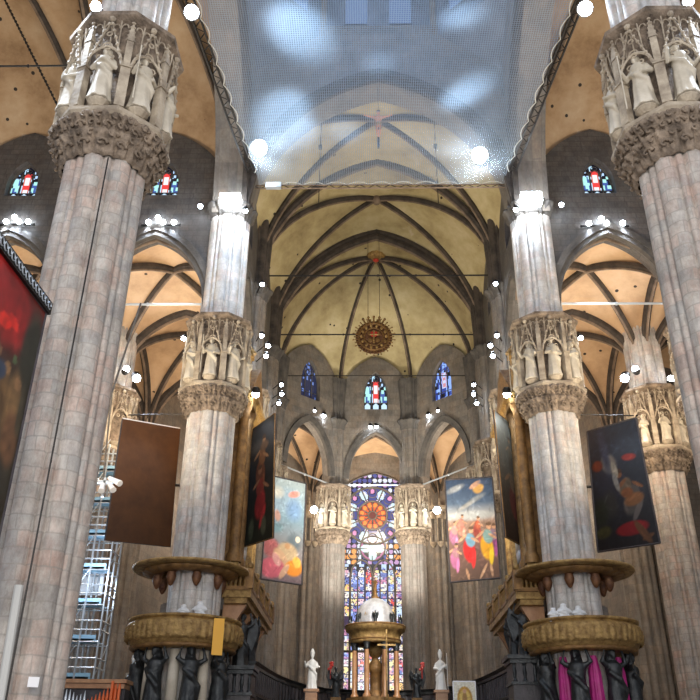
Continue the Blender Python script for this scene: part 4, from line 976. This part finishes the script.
# great canvas hung in the nave at the left edge
t = thing('framed_canvas', (-9.1, 15, 5.5), 'huge framed dark canvas with red drapery, cut by the left edge beside the foreground pier', 'painting')
bl = [(.45, .82, .55, .3, -.2, (.55, .03, .03), .6), (.7, .8, .22, .22, .5, (.42, .02, .02), .6), (.35, .55, .3, .2, .3, (.6, .03, .02), .5), (.64, .68, .08, .055, .2, (.95, .06, .03), .4), (.72, .72, .07, .04, -.3, (.8, .05, .03), .4), (.93, .62, .13, .4, 0, (.07, .07, .045), .6), (.8, .3, .3, .25, .1, (.05, .045, .03), .8),
      (.86, .24, .1, .3, .05, (.3, .19, .09), .5), (.87, .42, .045, .05, 0, (.42, .26, .14), .5), (.74, .26, .08, .28, -.1, (.2, .12, .05), .6), (.75, .45, .04, .045, 0, (.4, .25, .13), .5), (.68, .4, .09, .07, .4, (.07, .1, .16), .5), (.64, .5, .04, .04, 0, (.36, .22, .13), .5), (.62, .2, .1, .22, .3, (.25, .18, .05), .6),
      (.8, .53, .03, .035, 0, (.14, .2, .1), .5), (.9, .1, .1, .2, .2, (.26, .14, .07), .6), (.72, .1, .08, .1, -.2, (.4, .3, .1), .6), (.95, .3, .04, .2, 0, (.12, .1, .06), .6)]
bl = [(.69 + (b[0] - .6) * .78, .38 + .62 * b[1], b[2] * .7, b[3] * .6) + b[4:] for b in bl]
paint_canvas(t, (-9.25, 11.4, 12.2), (-9.0, 17.9, 12.1), (-9.0, 17.9, 5.6), (-9.25, 11.4, 5.6), [(0, (.08, .06, .03)), (.5, (.05, .045, .03)), (1, (.25, .03, .02))], bl, frame='wood_dark', fw=.09, nu=80, nv=90)
m = MB(); m.box((-9.08, 14.7, 12.25), (.14, 6.6, .34), math.radians(-2)); m.build('cornice', 'iron', t)
m = MB()
for i in range(32):
    y = 11.6 + i * .2; x = -8.9 - (17.9 - y) * .036; m.tube([(x + .02, y + .09 * math.cos(a), 12.25 + .1 * math.sin(a)) for a in np.linspace(0, 5.5, 9)], .018, 4)
m.build('silver_scrollwork', 'steel', t)

# ------------------------------------------------------------------ organs, galleries, pulpits
def organ(s):
    w = 'left' if s < 0 else 'right'
    t = thing('organ_case', (s * 9.6, 47.5, 12), 'tall gilded organ case behind the %s pulpit pier' % w, 'organ')
    m = MB(); m.box((s * 9.75, 47.55, 16.8), (3.0, 6.0, 9.6)); m.build('case', 'gold_dark', t)
    for (x, y) in ((8.05, 44.45), (8.05, 50.75), (8.05, 46.0), (8.05, 49.1)):
        m = MB(); m.lathe([(.42, 12), (.42, 12.4), (.3, 12.6), (.32, 15), (.3, 18), (.26, 20.4), (.36, 20.6), (.3, 20.75), (.48, 21.3)], (s * x, y, 0), 20, lambda q, z: 1 + .03 * math.sin(10 * q)); m.build('column', 'gold' if y > 49 else 'gold_dark', t, True)
    m = MB(); m.box((s * 9.4, 47.5, 21.5), (3.6, 6.6, .35)); m.box((s * 9.3, 47.5, 21.95), (3.9, 6.9, .3)); m.build('cornice', 'gold', t); m = MB(); m.box((s * 9.5, 47.5, 11.8), (3.5, 6.4, .4)); m.build('plinth', 'gold', t)
    m = MB(); m.add([(s * 7.7, 44.2, 22.1), (s * 7.7, 51, 22.1), (s * 7.7, 47.6, 25.2), (s * 9.5, 44.2, 22.1), (s * 9.5, 51, 22.1), (s * 9.5, 47.6, 25.2)], [(0, 1, 2), (5, 4, 3), (0, 2, 5, 3), (1, 4, 5, 2), (0, 3, 4, 1)])
    m.build('pediment', 'gold_dark', t)
    m = MB(); m.box((s * 8.6, 44.3, 23.2), (1.5, .5, 2.2)); m.box((s * 8.6, 44.25, 24.4), (1.8, .7, .2)); m.tube([(s * 7.7, 44.2, 24.5), (s * 8.2, 44.2, 25.2), (s * 8.9, 44.2, 25.4)], .2, 6)
    for k in range(5): m.ball((s * (8.0 + .3 * k), 44.0, 22.6 + .35 * (k % 3)), (.17, .15, .26), 8, 6)
    m.build('carved_crest', 'gold', t)
    m = MB(); m.box((s * 7.95, 47.5, 21.7), (.3, 7, .1)); 
    for k in range(24): m.ball((s * 7.62, 44.3 + .28 * k, 21.75), .1, 6, 4)
    m.build('dentil_band', 'gold', t)
    for k in range(14):
        y = 46.35 + k * .19 + (.35 if k > 6 else 0); m = MB(); hgt = 4.2 + 1.2 * abs(math.sin(k * .45)); m.tube([(s * 8.08, y, 13.6), (s * 8.08, y, 13.2 + hgt), ], .085, 8); m.tube([(s * 8.08, y, 13.0), (s * 8.08, y, 13.6)], [.03, .085], 8); m.build('organ_pipe', 'silver', t, True)
    # marble screen the organ stands on
    b = thing('organ_screen', (s * 9.8, 47.5, 0), 'pale marble screen wall beneath the %s organ' % w, 'screen')
    m = MB(); m.box((s * 10.2, 47.6, 4.9), (2.4, 6.0, 9.8)); m.build('wall', 'pier_white', b)
    m = MB()
    for x, y in ((9.1, 44.4), (11.3, 44.4), (9.0, 50.7)): m.box((s * x, y, 4.9), (.5, .5, 9.8)); m.box((s * x, y, 9.3), (.7, .7, .3))
    m.build('pilaster', 'choir_stone', b)
    m = MB(); m.box((s * 10.2, 47.6, 9.6), (3.0, 6.6, .3)); m.build('cornice', 'choir_stone', b)
    # singers' gallery
    g = thing('organ_gallery', (s * 8.2, 48.5, 10), 'gilded gallery with balusters projecting below the %s organ' % w, 'balcony'); Y0, Y1 = 43.4, 54.0; xi = 6.95
    m = MB(); m.box((s * (xi + .65), (Y0 + Y1) / 2, 10.15), (1.5, Y1 - Y0, .35)); m.box((s * (xi + .7), (Y0 + Y1) / 2, 9.85), (1.2, Y1 - Y0 - .3, .3)); m.build('floor_slab', 'gold', g)
    m = MB(); m.box((s * xi, (Y0 + Y1) / 2, 11.35), (.3, Y1 - Y0, .16)); m.box((s * (xi + .7), Y0, 11.35), (1.4, .3, .16)); m.build('handrail', 'gold', g)
    m = MB(); m.box((s * xi, (Y0 + Y1) / 2, 10.42), (.26, Y1 - Y0, .2)); m.box((s * (xi + .7), Y0, 10.42), (1.4, .26, .2)); m.build('plinth', 'gold_dark', g)
    bal = [(.05, 0), (.09, .08), (.05, .2), (.1, .38), (.045, .6), (.08, .72), (.08, .8)]; me = None
    spots = [(xi, y) for y in np.arange(Y0 + .2, Y1, .36)] + [(xi + x, Y0) for x in np.arange(.25, 1.4, .24)]
    for (x, y) in spots:
        if me is None: mm = MB(); mm.lathe(bal, n=8); me = mm.mesh('baluster', Vector((0, 0, 0)), MT['gold'], True)
        place('baluster', me, (s * x, y, 10.5), 0, g)
    for y in np.arange(Y0, Y1 + .1, 2.65): m = MB(); m.box((s * xi, y, 10.9), (.4, .4, 1.0)); pp = m.build('post', 'gold_dark', g); m = MB(); m.ball((s * xi, y, 11.6), .18, 8, 6); m.build('finial', 'gold', pp, True)
    for y in (44.2, 47, 49.8, 52.6):
        m = MB(); m.add([(s * (xi + .2), y - .2, 9.7), (s * (xi + 1.4), y - .2, 9.7), (s * (xi + 1.4), y - .2, 7.6), (s * (xi + .2), y + .2, 9.7), (s * (xi + 1.4), y + .2, 9.7), (s * (xi + 1.4), y + .2, 7.6)], [(0, 1, 2), (5, 4, 3), (0, 3, 4, 1), (1, 4, 5, 2), (2, 5, 3, 0)]); m.build('bracket', 'terracotta', g)
for s in (-1, 1): organ(s)

TEL = figure('telamon', 'bronze', 2.6, 'up', wings=True, seed=4, voxel=.03); BAN = figure('bronze_angel', 'bronze', 1.7, 'bless', wings=True, seed=5)
CAR = figure('caryatid', 'bronze', 3.0, 'up', seed=9, hood=True, voxel=.03)
def pulpit(s):
    w = 'left' if s < 0 else 'right'; cx, cy = s * 9.75 - (.15 if s < 0 else 0), YM
    t = thing('ring_pulpit', (cx, cy, 7.2), 'gilded ring-shaped pulpit embossed with reliefs around the %s pier' % w, 'pulpit')
    m = MB(); m.lathe([(1.5, 7.15), (2.2, 7.1), (2.45, 7.2), (2.62, 7.35), (2.8, 7.7), (2.84, 8.0), (2.74, 8.3), (2.64, 8.42)], (cx, cy, 0), 120, lambda q, z: 1 + .008 * math.sin(40 * q) * (7.5 < z < 8.35)); m.build('basin', 'gold', t, True)
    def figs(q, z):
        k = q * 52 / (2 * PI); i = int(k); f = k - i - .5; hgt = 8.12 + .12 * h2(i, 3); w_ = .34 if z < 7.9 else .26
        body = max(0, 1 - (f / w_) ** 2) if z < hgt else 0; return 1 + .016 * math.sqrt(body) * (1 + .5 * math.sin(30 * z + i * 2.1)) + .006 * math.sin(97 * q + 31 * z)
    m = MB(); m.lathe([(2.74, 7.45), (2.8, 7.5)] + [(2.83 + .04 * math.sin((z - 7.5) * 4), z) for z in np.linspace(7.54, 8.26, 12)] + [(2.8, 8.3), (2.7, 8.32)], (cx, cy, 0), 340, figs); m.build('relief_figures', 'gold', t, True)
    m = MB(); m.lathe([(2.6, 8.4), (2.78, 8.46), (2.8, 8.56), (2.6, 8.6), (2.5, 8.5), (2.5, 7.3)], (cx, cy, 0), 96); m.build('top_rail', 'gold', t, True)
    m = MB(); m.lathe([(2.35, 7.1), (2.55, 7.12), (2.6, 7.22), (2.5, 7.34)], (cx, cy, 0), 96, lambda q, z: 1 + .01 * math.sin(80 * q)); m.build('lower_moulding', 'gold_dark', t, True)
    u = thing('sounding_board', (cx, cy, 10.9), 'wide gilded ring canopy over the %s pulpit' % w, 'canopy')
    m = MB(); m.lathe([(1.4, 10.98), (2.6, 10.98), (2.9, 11.0), (2.98, 11.06), (2.96, 11.15), (2.7, 11.2), (1.4, 11.22)], (cx, cy, 0), 96); m.build('ring', 'gold', u, True)
    m = MB(); m.lathe([(1.4, 10.9), (1.9, 10.72), (2.4, 10.86), (2.4, 10.96)], (cx, cy, 0), 96, lambda q, z: 1 + .02 * math.sin(24 * q)); m.build('soffit', 'gold_dark', u, True)
    for k in range(8):
        q = k * PI / 4 + PI / 8; c = Vector((cx + 1.66 * math.cos(q), cy + 1.66 * math.sin(q), 0)); m = MB(); m.lathe([(.34, 10.85), (.2, 10.72), (.26, 10.5), (.2, 10.3), (.1, 10.1), (.02, 10.05)], c, 10, lambda q, z: 1 + .2 * math.sin(5 * q)); m.build('pendant', 'maroon', u, True)
    for k in range(4):
        q = -PI / 2 + (k - 1.5) * .82; o = place('caryatid', CAR, (cx + 2.1 * math.cos(q), cy + 2.1 * math.sin(q), 4.05), q + PI / 2, None, 1.05)
        tag(o, 'dark bronze figure bearing the %s pulpit, %s from left' % (w, ORD[k]), 'statue', 'bronze bearers of the %s pulpit' % w)
    b = MB(); b.lathe([(2.9, 0), (2.9, .6), (2.6, .9), (2.5, 3.4), (2.75, 3.7), (2.75, 4.0), (1.5, 4.05)], (cx, cy, 0), 64); tag(b.build('pulpit_base', 'wood_dark'), 'round dark base under the bronze bearers of the %s pulpit' % w, 'base')
    for k in range(4):
        q = -PI / 2 + (k - 1.5) * .82 + .41; m = MB(); x, y = cx + 1.75 * math.cos(q), cy + 1.75 * math.sin(q)
        if s > 0:
            mm = MB(); mm.lathe([(.1, 4.1), (.36, 4.15), (.3, 5.2), (.26, 6.2), (.14, 6.9)], (x, y, 0), 32, lambda a, z: 1 + .14 * math.sin(9 * a)); tag(mm.build('silk_drape', 'magenta', smooth=True), 'magenta silk drape between the bearers of the right pulpit, %s from left' % ORD[k], 'drape', 'magenta drapes')
        else:
            mm = MB(); mm.tube([(x, y, 4.05), (x, y, 7.05)], [.3, .24], 14); tag(mm.build('support_column', 'statue', smooth=True), 'pale column between the bearers of the left pulpit, %s from left' % ORD[k], 'column', 'columns under the left pulpit')
for s in (-1, 1): pulpit(s)
t = thing('banner', (-7.83, 40.28, 6.7), 'plain orange-yellow vertical banner hung on the left pulpit rim', 'banner')
m = MB(); m.box((-7.83, 40.28, 7.55), (.5, .05, 1.65), math.radians(20)); m.build('cloth', 'yellow', t)
m = MB(); m.tube([(-7.83, 40.28, 8.36), (-8.1, 40.6, 8.5)], .03, 5); m.build('hook', 'iron', t)
WB = figure('draped_bust', 'cloth_white', 1.0, 'pray', seed=12, hood=True, voxel=.04)
for x, w, k in ((-9.7, 'left one on the left pulpit', .9), (-8.9, 'right one on the left pulpit', 1.05), (8.1, 'leftmost one on the right pulpit', .85), (8.6, 'middle one on the right pulpit', 1.05), (9.3, 'rightmost one on the right pulpit', .95)):
    o = place('draped_shape', WB, (x, 40.75, 8.2), 0, None, k); o.scale = (k * 2.0, k * 1.2, k * 1.0); tag(o, 'white cloth-covered shape behind the rim, %s' % w, 'cloth')
for s in (-1, 1):
    w = 'left' if s < 0 else 'right'
    t = thing('stall_end', (s * 7.2, 43.4, 1.4), 'dark carved stall end with cornice beside the %s pulpit' % w, 'stall'); hw = .75 if s < 0 else 1.0; ht = 6.6 if s < 0 else 7.2; x = s * 7.15
    m = MB(); m.box((x, 43.9, (1.4 + ht) / 2), (hw * 1.7, 1.7, ht - 1.5)); m.build('body', 'wood_dark', t)
    m = MB(); m.box((x, 43.9, ht - .1), (hw * 2.1, 2.1, .18)); m.box((x, 43.9, ht - .3), (hw * 1.9, 1.9, .16)); m.box((x, 43.9, ht - 1.3), (hw * 1.9, 1.9, .14)); m.build('cornice', 'bronze', t)
    m = MB()
    for i in range(4): m.lathe([(.12, ht - 1.2), (.06, ht - 1.1), (.1, ht - .8), (.06, ht - .5), (.12, ht - .4)], (x - hw * .75 + i * hw * .5, 43.0, 0), 8)
    m.build('baluster', 'bronze', t)
    o = place('telamon', TEL, (s * 7.35, 44.6, ht + .0), 0, None, 1.05); tag(o, 'dark winged bronze figure holding up the %s organ gallery' % w, 'statue')
    o = place('telamon', TEL, (s * 7.3, 47.6, 7.25), s * -.5, None, .95); tag(o, 'dark winged bronze figure further back under the %s organ gallery' % w, 'statue')
# choir stalls curving round the apse
st = thing('choir_stalls', (0, 54, 1.4), 'dark carved choir stalls curving around behind the altar', 'stalls')
half = [(7.1, 46.3), (6.85, 49.7), (6.5, 53), (6.0, 55.6), (5.3, 58.1), (3.9, 60.6), (2.0, 61.7), (0, 62)]; poly = [(-x, y) for x, y in half] + [(x, y) for x, y in half[-2::-1]]
def stall_sweep(z, prof): m = MB(); m.sweep([(x, y, z) for x, y in poly], prof); return m
stall_sweep(1.4, [(-.15, 0), (.15, 0), (.15, 5.6), (-.15, 5.6)]).build('back_wall', 'wood_dark', st)
stall_sweep(6.9, [(-.4, 0), (.3, 0), (.3, .15), (.45, .3), (-.3, .3)]).build('cornice', 'bronze', st)
stall_sweep(5.6, [(-.1, 0), (.28, 0), (.28, .12), (-.1, .12)]).build('dado_rail', 'bronze', st)
m = MB()
for (x0, y0), (x1, y1) in zip(poly[:-1], poly[1:]):
    L = math.hypot(x1 - x0, y1 - y0); n = max(2, int(L / .55)); a = math.atan2(y1 - y0, x1 - x0)
    for i in range(n): f = (i + .5) / n; m.box((x0 + (x1 - x0) * f + .22 * math.sin(a), y0 + (y1 - y0) * f - .22 * math.cos(a), 6.2), (.14, .12, 1.3), a)
m.build('pilaster', 'wood_dark', st)
# ciborium
cb0 = Vector((-.3, 55, 0)); t = thing('ciborium', (-.3, 55, 1.4), 'domed round ciborium on reddish columns in front of the great window', 'ciborium')
m = MB(); m.lathe([(2.0, 1.4), (2.0, 4.2), (1.85, 4.4), (1.85, 6.1), (.1, 6.12)], cb0, 48); m.build('altar_base', 'gold_dark', t)
for k in range(8):
    q = k * PI / 4 + PI / 8; c = cb0 + Vector((1.42 * math.cos(q), 1.42 * math.sin(q), 0)); m = MB(); m.lathe([(.24, 6.1), (.24, 6.25), (.15, 6.35), (.16, 7.6), (.135, 8.9)], c, 14); cc_ = m.build('column', 'terracotta', t, True)
    m = MB(); m.lathe([(.14, 8.85), (.2, 9.0), (.16, 9.05), (.26, 9.3)], c, 12); m.build('capital', 'bronze', cc_, True)
m = MB(); m.lathe([(1.1, 9.3), (1.6, 9.28), (1.64, 9.45), (1.58, 9.5), (1.6, 9.85), (1.68, 9.9), (1.74, 10.02), (1.9, 10.08), (1.93, 10.25), (1.97, 10.34), (1.7, 10.42), (1.3, 10.5)], cb0, 64, lambda q, z: 1 + .006 * math.sin(60 * q)); m.build('entablature', 'gold', t, True)
m = MB(); m.lathe([(1.97, 10.3), (1.99, 10.36), (1.95, 10.42)], cb0, 64); m.lathe([(1.66, 9.45), (1.69, 9.5), (1.66, 9.55)], cb0, 64); m.build('gilt_moulding', 'gold_dark', t)
m = MB(); m.lathe([(1.25, 10.4), (1.28, 10.9), (1.2, 11.2), (1.02, 11.6), (.7, 11.95), (.3, 12.15), (.12, 12.2)], cb0, 48, lambda q, z: 1 + .015 * math.sin(16 * q)); m.build('dome', 'silver', t, True)
m = MB()
for a in range(6):
    q = -PI / 2 + (a - 2.5) * .5; c = cb0 + Vector((1.2 * math.cos(q), 1.2 * math.sin(q), 11.0)); od = Vector((math.cos(q), math.sin(q), 0)); td = Vector((-math.sin(q), math.cos(q), 0))
    m.tube([c + td * (.24 * math.cos(b)) + Vector((0, 0, .3 * math.sin(b))) - od * (.12 * max(0, math.sin(b))) for b in np.linspace(0, 2 * PI, 17)], .05, 4)
m.build('dome_medallions', 'gold', t)
m = MB(); m.lathe([(.22, 12.15), (.26, 12.25), (.12, 12.35), (.12, 12.55), (.2, 12.6), (.05, 12.75)], cb0, 12); m.build('lantern', 'gold_dark', t, True)
SA = figure('small_angel', 'bronze', .75, 'bless', wings=True, seed=3, voxel=.03)
for k in range(8): q = k * PI / 4; place('angel', SA, cb0 + Vector((1.62 * math.cos(q), 1.62 * math.sin(q), 10.4)), q + PI / 2, t)
TI = figure('top_figure', 'gold_dark', .8, 'bless', seed=8, voxel=.03); place('top_figure', TI, cb0 + Vector((0, 0, 12.7)), 0, t)
m = MB(); m.lathe([(.55, 6.1), (.5, 6.5), (.35, 6.6), (.35, 7.6), (.5, 7.7), (.42, 8.1), (.15, 8.5), (.02, 8.9)], cb0, 24, lambda q, z: 1 + .05 * math.sin(8 * q)); m.build('tabernacle', 'gold_dark', t, True)
m = MB(); m.lathe([(.25, 9.2), (.5, 9.0), (.35, 8.6), (.02, 8.4)], cb0, 16, lambda q, z: 1 + .2 * math.sin(8 * q)); m.build('hanging_canopy', 'gold', t, True)
ca = MB(); ca.tube([(.35, 52.2, 5.2), (.35, 52.2, 9.8)], .05, 8); ca.box((.35, 52.2, 8.9), (1.1, .06, .1)); ca.box((.35, 52.2, 5.2), (.5, .5, .2)); ca.box((.35, 52.2, 3.3), (.6, .6, 3.8)); tag(ca.build('processional_cross', 'gold'), 'thin gilded cross on a tall pole in front of the ciborium', 'cross')
BL_ = figure('bishop_statue', 'white', 2.15, 'bless', mitre=True, seed=6); BR_ = figure('bishop_statue', 'white', 2.15, 'staff', mitre=True, seed=7)
for s, me, w in ((-1, BL_, 'left of the ciborium, arm raised'), (1, BR_, 'right of the ciborium, holding a crozier')):
    x = s * 4.1 - .25; o = place('bishop_statue', me, (x, 56, 6.72), 0); tag(o, 'white bishop statue with mitre %s' % w, 'statue')
    if s > 0: o.scale = (-1, 1, 1)
    m = MB(); m.box((x, 56, 4.0), (.75, .75, 5.3)); m.box((x, 56, 6.64), (.95, .95, .16)); tag(m.build('pedestal', 'terracotta'), 'brown marble pedestal under the white bishop statue on the %s' % ('left' if s < 0 else 'right'), 'pedestal')
    o = place('bronze_angel', BAN, (s * 2.42 - .28, 53, 6.0), s * -.2); tag(o, 'dark bronze angel candle-bearer %s of the ciborium' % ('left' if s < 0 else 'right'), 'statue')
    m = MB(); m.box((s * 2.42 - .28, 53, 3.7), (.6, .6, 4.6)); tag(m.build('pedestal', 'gold_dark'), 'dark pedestal under the bronze angel on the %s' % ('left' if s < 0 else 'right'), 'pedestal')
    m = MB(); rr = random.Random(2)
    for i in range(14): m.ball((s * 2.75 - .28 + rr.uniform(-.13, .13), 52.7, 7.75 + rr.uniform(-.2, .2)), .07, 6, 4)
    m.tube([(s * 2.75 - .28, 52.7, 7.0), (s * 2.75 - .28, 52.7, 7.6)], .03, 5)
    tag(m.build('red_bouquet', 'red'), 'small red glowing bouquet beside the %s bronze angel' % ('left' if s < 0 else 'right'), 'flowers')
t = thing('icon_panel', (4.45, 48, 4.6), 'small gold and white picture panel at the bottom, right of the right bishop', 'picture')
paint_canvas(t, (3.85, 48, 6.45), (5.05, 48, 6.45), (5.05, 48, 4.7), (3.85, 48, 4.7), [(0, (.8, .75, .6)), (1, (.85, .8, .68))], [(.5, .5, .36, .55, 0, (.6, .36, .06), .2), (.5, .5, .28, .42, 0, (.8, .6, .2), .3), (.5, .5, .12, .35, 0, (.5, .3, .1), .4), (.5, .72, .09, .1, 0, (.7, .45, .3), .4)], 30, 44, frame='paper', fw=.06)
m = MB(); m.box((4.45, 48.1, 3.0), (.3, .3, 3.2)); m.build('stand', 'wood_dark', t)

# ------------------------------------------------------------------ scaffold and small things at left
sc = thing('scaffold', (-17, 50, 0), 'pale blue and steel scaffold tower behind the left foreground pier', 'scaffold')
xs_ = [-19.4, -18.3, -17.1, -16.0]; ysx = [48.4, 49.3, 50.2]; lv = [.45 + 2.02 * k for k in range(10)]
for x in xs_:
    for y in ysx: 
        m = MB(); m.tube([(x, y, 0), (x, y, 20.3)], .065, 6); m.build('standard', 'steel', sc)
for z in lv:
    m = MB(); m.box((-17.9, 49.05, z), (3.2, 1.3, .14)); m.build('deck', 'deck', sc)
    m = MB(); m.box((-17.9, 48.42, z + .1), (3.4, .04, .34)); m.build('toe_board', 'deck', sc)
    m = MB()
    for dz in (.55, 1.05):
        m.tube([(-19.4, 48.4, z + dz), (-16, 48.4, z + dz)], .05, 5)
        for x in (-19.4, -16): m.tube([(x, 48.4, z + dz), (x, 50.2, z + dz)], .05, 5)
    for y in ysx: m.tube([(-19.4, y, z - .1), (-16, y, z - .1)], .04, 5)
    m.build('guard_rail', 'steel', sc)
    m = MB(); m.tube([(-18.3, 48.38, z), (-17.1, 48.38, z + 2.0)], .03, 5); m.tube([(-16, 48.4, z), (-16, 50.2, z + 2)], .03, 5); m.build('brace', 'steel', sc)
lamp('POINT', (-16.5, 46.8, 12), 350, COOL, size=.5)  # unseen light added to brighten the scaffold
sh = MB(); sh.box((-17.6, 50.25, 12.3), (1.6, .05, 1.9)); tag(sh.build('white_sheet', 'paper'), 'white sheet fixed to the back of the scaffold', 'sheet')
t = thing('spotlight_cluster', (-14.0, 40, 14.4), 'white cluster of stage spotlights on a pole left of the brown canvas', 'lamp')
m = MB(); m.tube([(-14.6, 42.6, 27.2), (-14.6, 40, 20.0), (-14.3, 40, 14.6)], .06, 8); m.build('pole', 'dark_stone', t)
for i, (dx, dz, ex, ez) in enumerate(((-.5, .5, -.9, .75), (.1, .3, .8, -.1), (-.2, .0, -.1, -.5), (-.45, .2, -1.0, -.2), (.15, .0, .5, -.45))):
    m = MB(); a = Vector((-14.1 + dx, 39.9, 14.9 + dz)); b = Vector((-14.1 + ex, 39.6, 14.9 + ez)); m.tube([a, a.lerp(b, .5), b], [.1, .13, .17], 8); m.build('lamp_head', 'paper', t)
m = MB(); m.box((-14.1, 39.95, 15.0), (1.2, .15, .12)); m.box((-14.2, 39.95, 14.7), (.12, .15, 1.0)); m.build('bracket', 'steel', t)
m = MB(); m.tube([(-9.12, 20.0, 3.0), (-9.2, 20.0, 5.7)], .11, 10); 
tag(m.build('drain_pipe', 'grey_pipe'), 'grey vertical pipe on the left foreground pier near the bottom left corner', 'pipe')
m = MB(); m.box((-8.5, 20.16, 3.55), (.24, .03, .22), math.radians(20)); tag(m.build('paper_notice', 'paper'), 'small white paper notice taped low on the left foreground pier', 'notice')
m = MB(); m.tube([(-9.0, 20.0, z) for z in np.linspace(0, 19, 12)], .025, 5); tag(m.build('cable', 'iron'), 'thin dark cable running up the left foreground pier', 'cable')
t = thing('organ_pipe_cabinet', (-13.4, 40, 0), 'dark wooden cabinet with grey and orange pointed pipes at bottom left', 'cabinet')
m = MB(); m.box((-13.4, 40.3, 2.6), (3.2, .8, 5.2)); m.build('body', 'wood_dark', t); m = MB(); m.box((-13.4, 40.2, 5.5), (3.4, 1.2, .16)); m.box((-13.4, 40.2, 5.3), (3.2, 1.0, .2)); m.build('top_board', 'terracotta', t)
for i in range(18):
    x = -14.9 + i * .17; o_ = i > 8; m = MB(); hh = (4.7 + .32 * abs(math.sin(i * .5))) if not o_ else 4.5 + .1 * (i - 8); m.tube([(x, 39.7, 3.4), (x, 39.7, hh - .2), (x, 39.7, hh + .15)], [.07, .07, .01], 8); m.build('pipe', 'orange' if o_ else 'steel', t)
m = MB(); m.box((-12.3, 39.6, 4.5), (.1, .2, 2), 0); m.build('upright', 'orange', t)
o = place('cherub_statue', figure('cherub_statue', 'white', .95, 'bless', wings=True, seed=14), (-13.1, 46, 6.55)); tag(o, 'small white winged statue beside the left pulpit, above the cabinet', 'statue')
m = MB(); m.lathe([(.5, 0), (.5, .5), (.3, .7), (.28, 5.9), (.4, 6.2), (.45, 6.5), (.1, 6.52)], (-13.1, 46, 0), 20); tag(m.build('column_pedestal', 'statue'), 'pale column carrying the small white winged statue at left', 'pedestal')
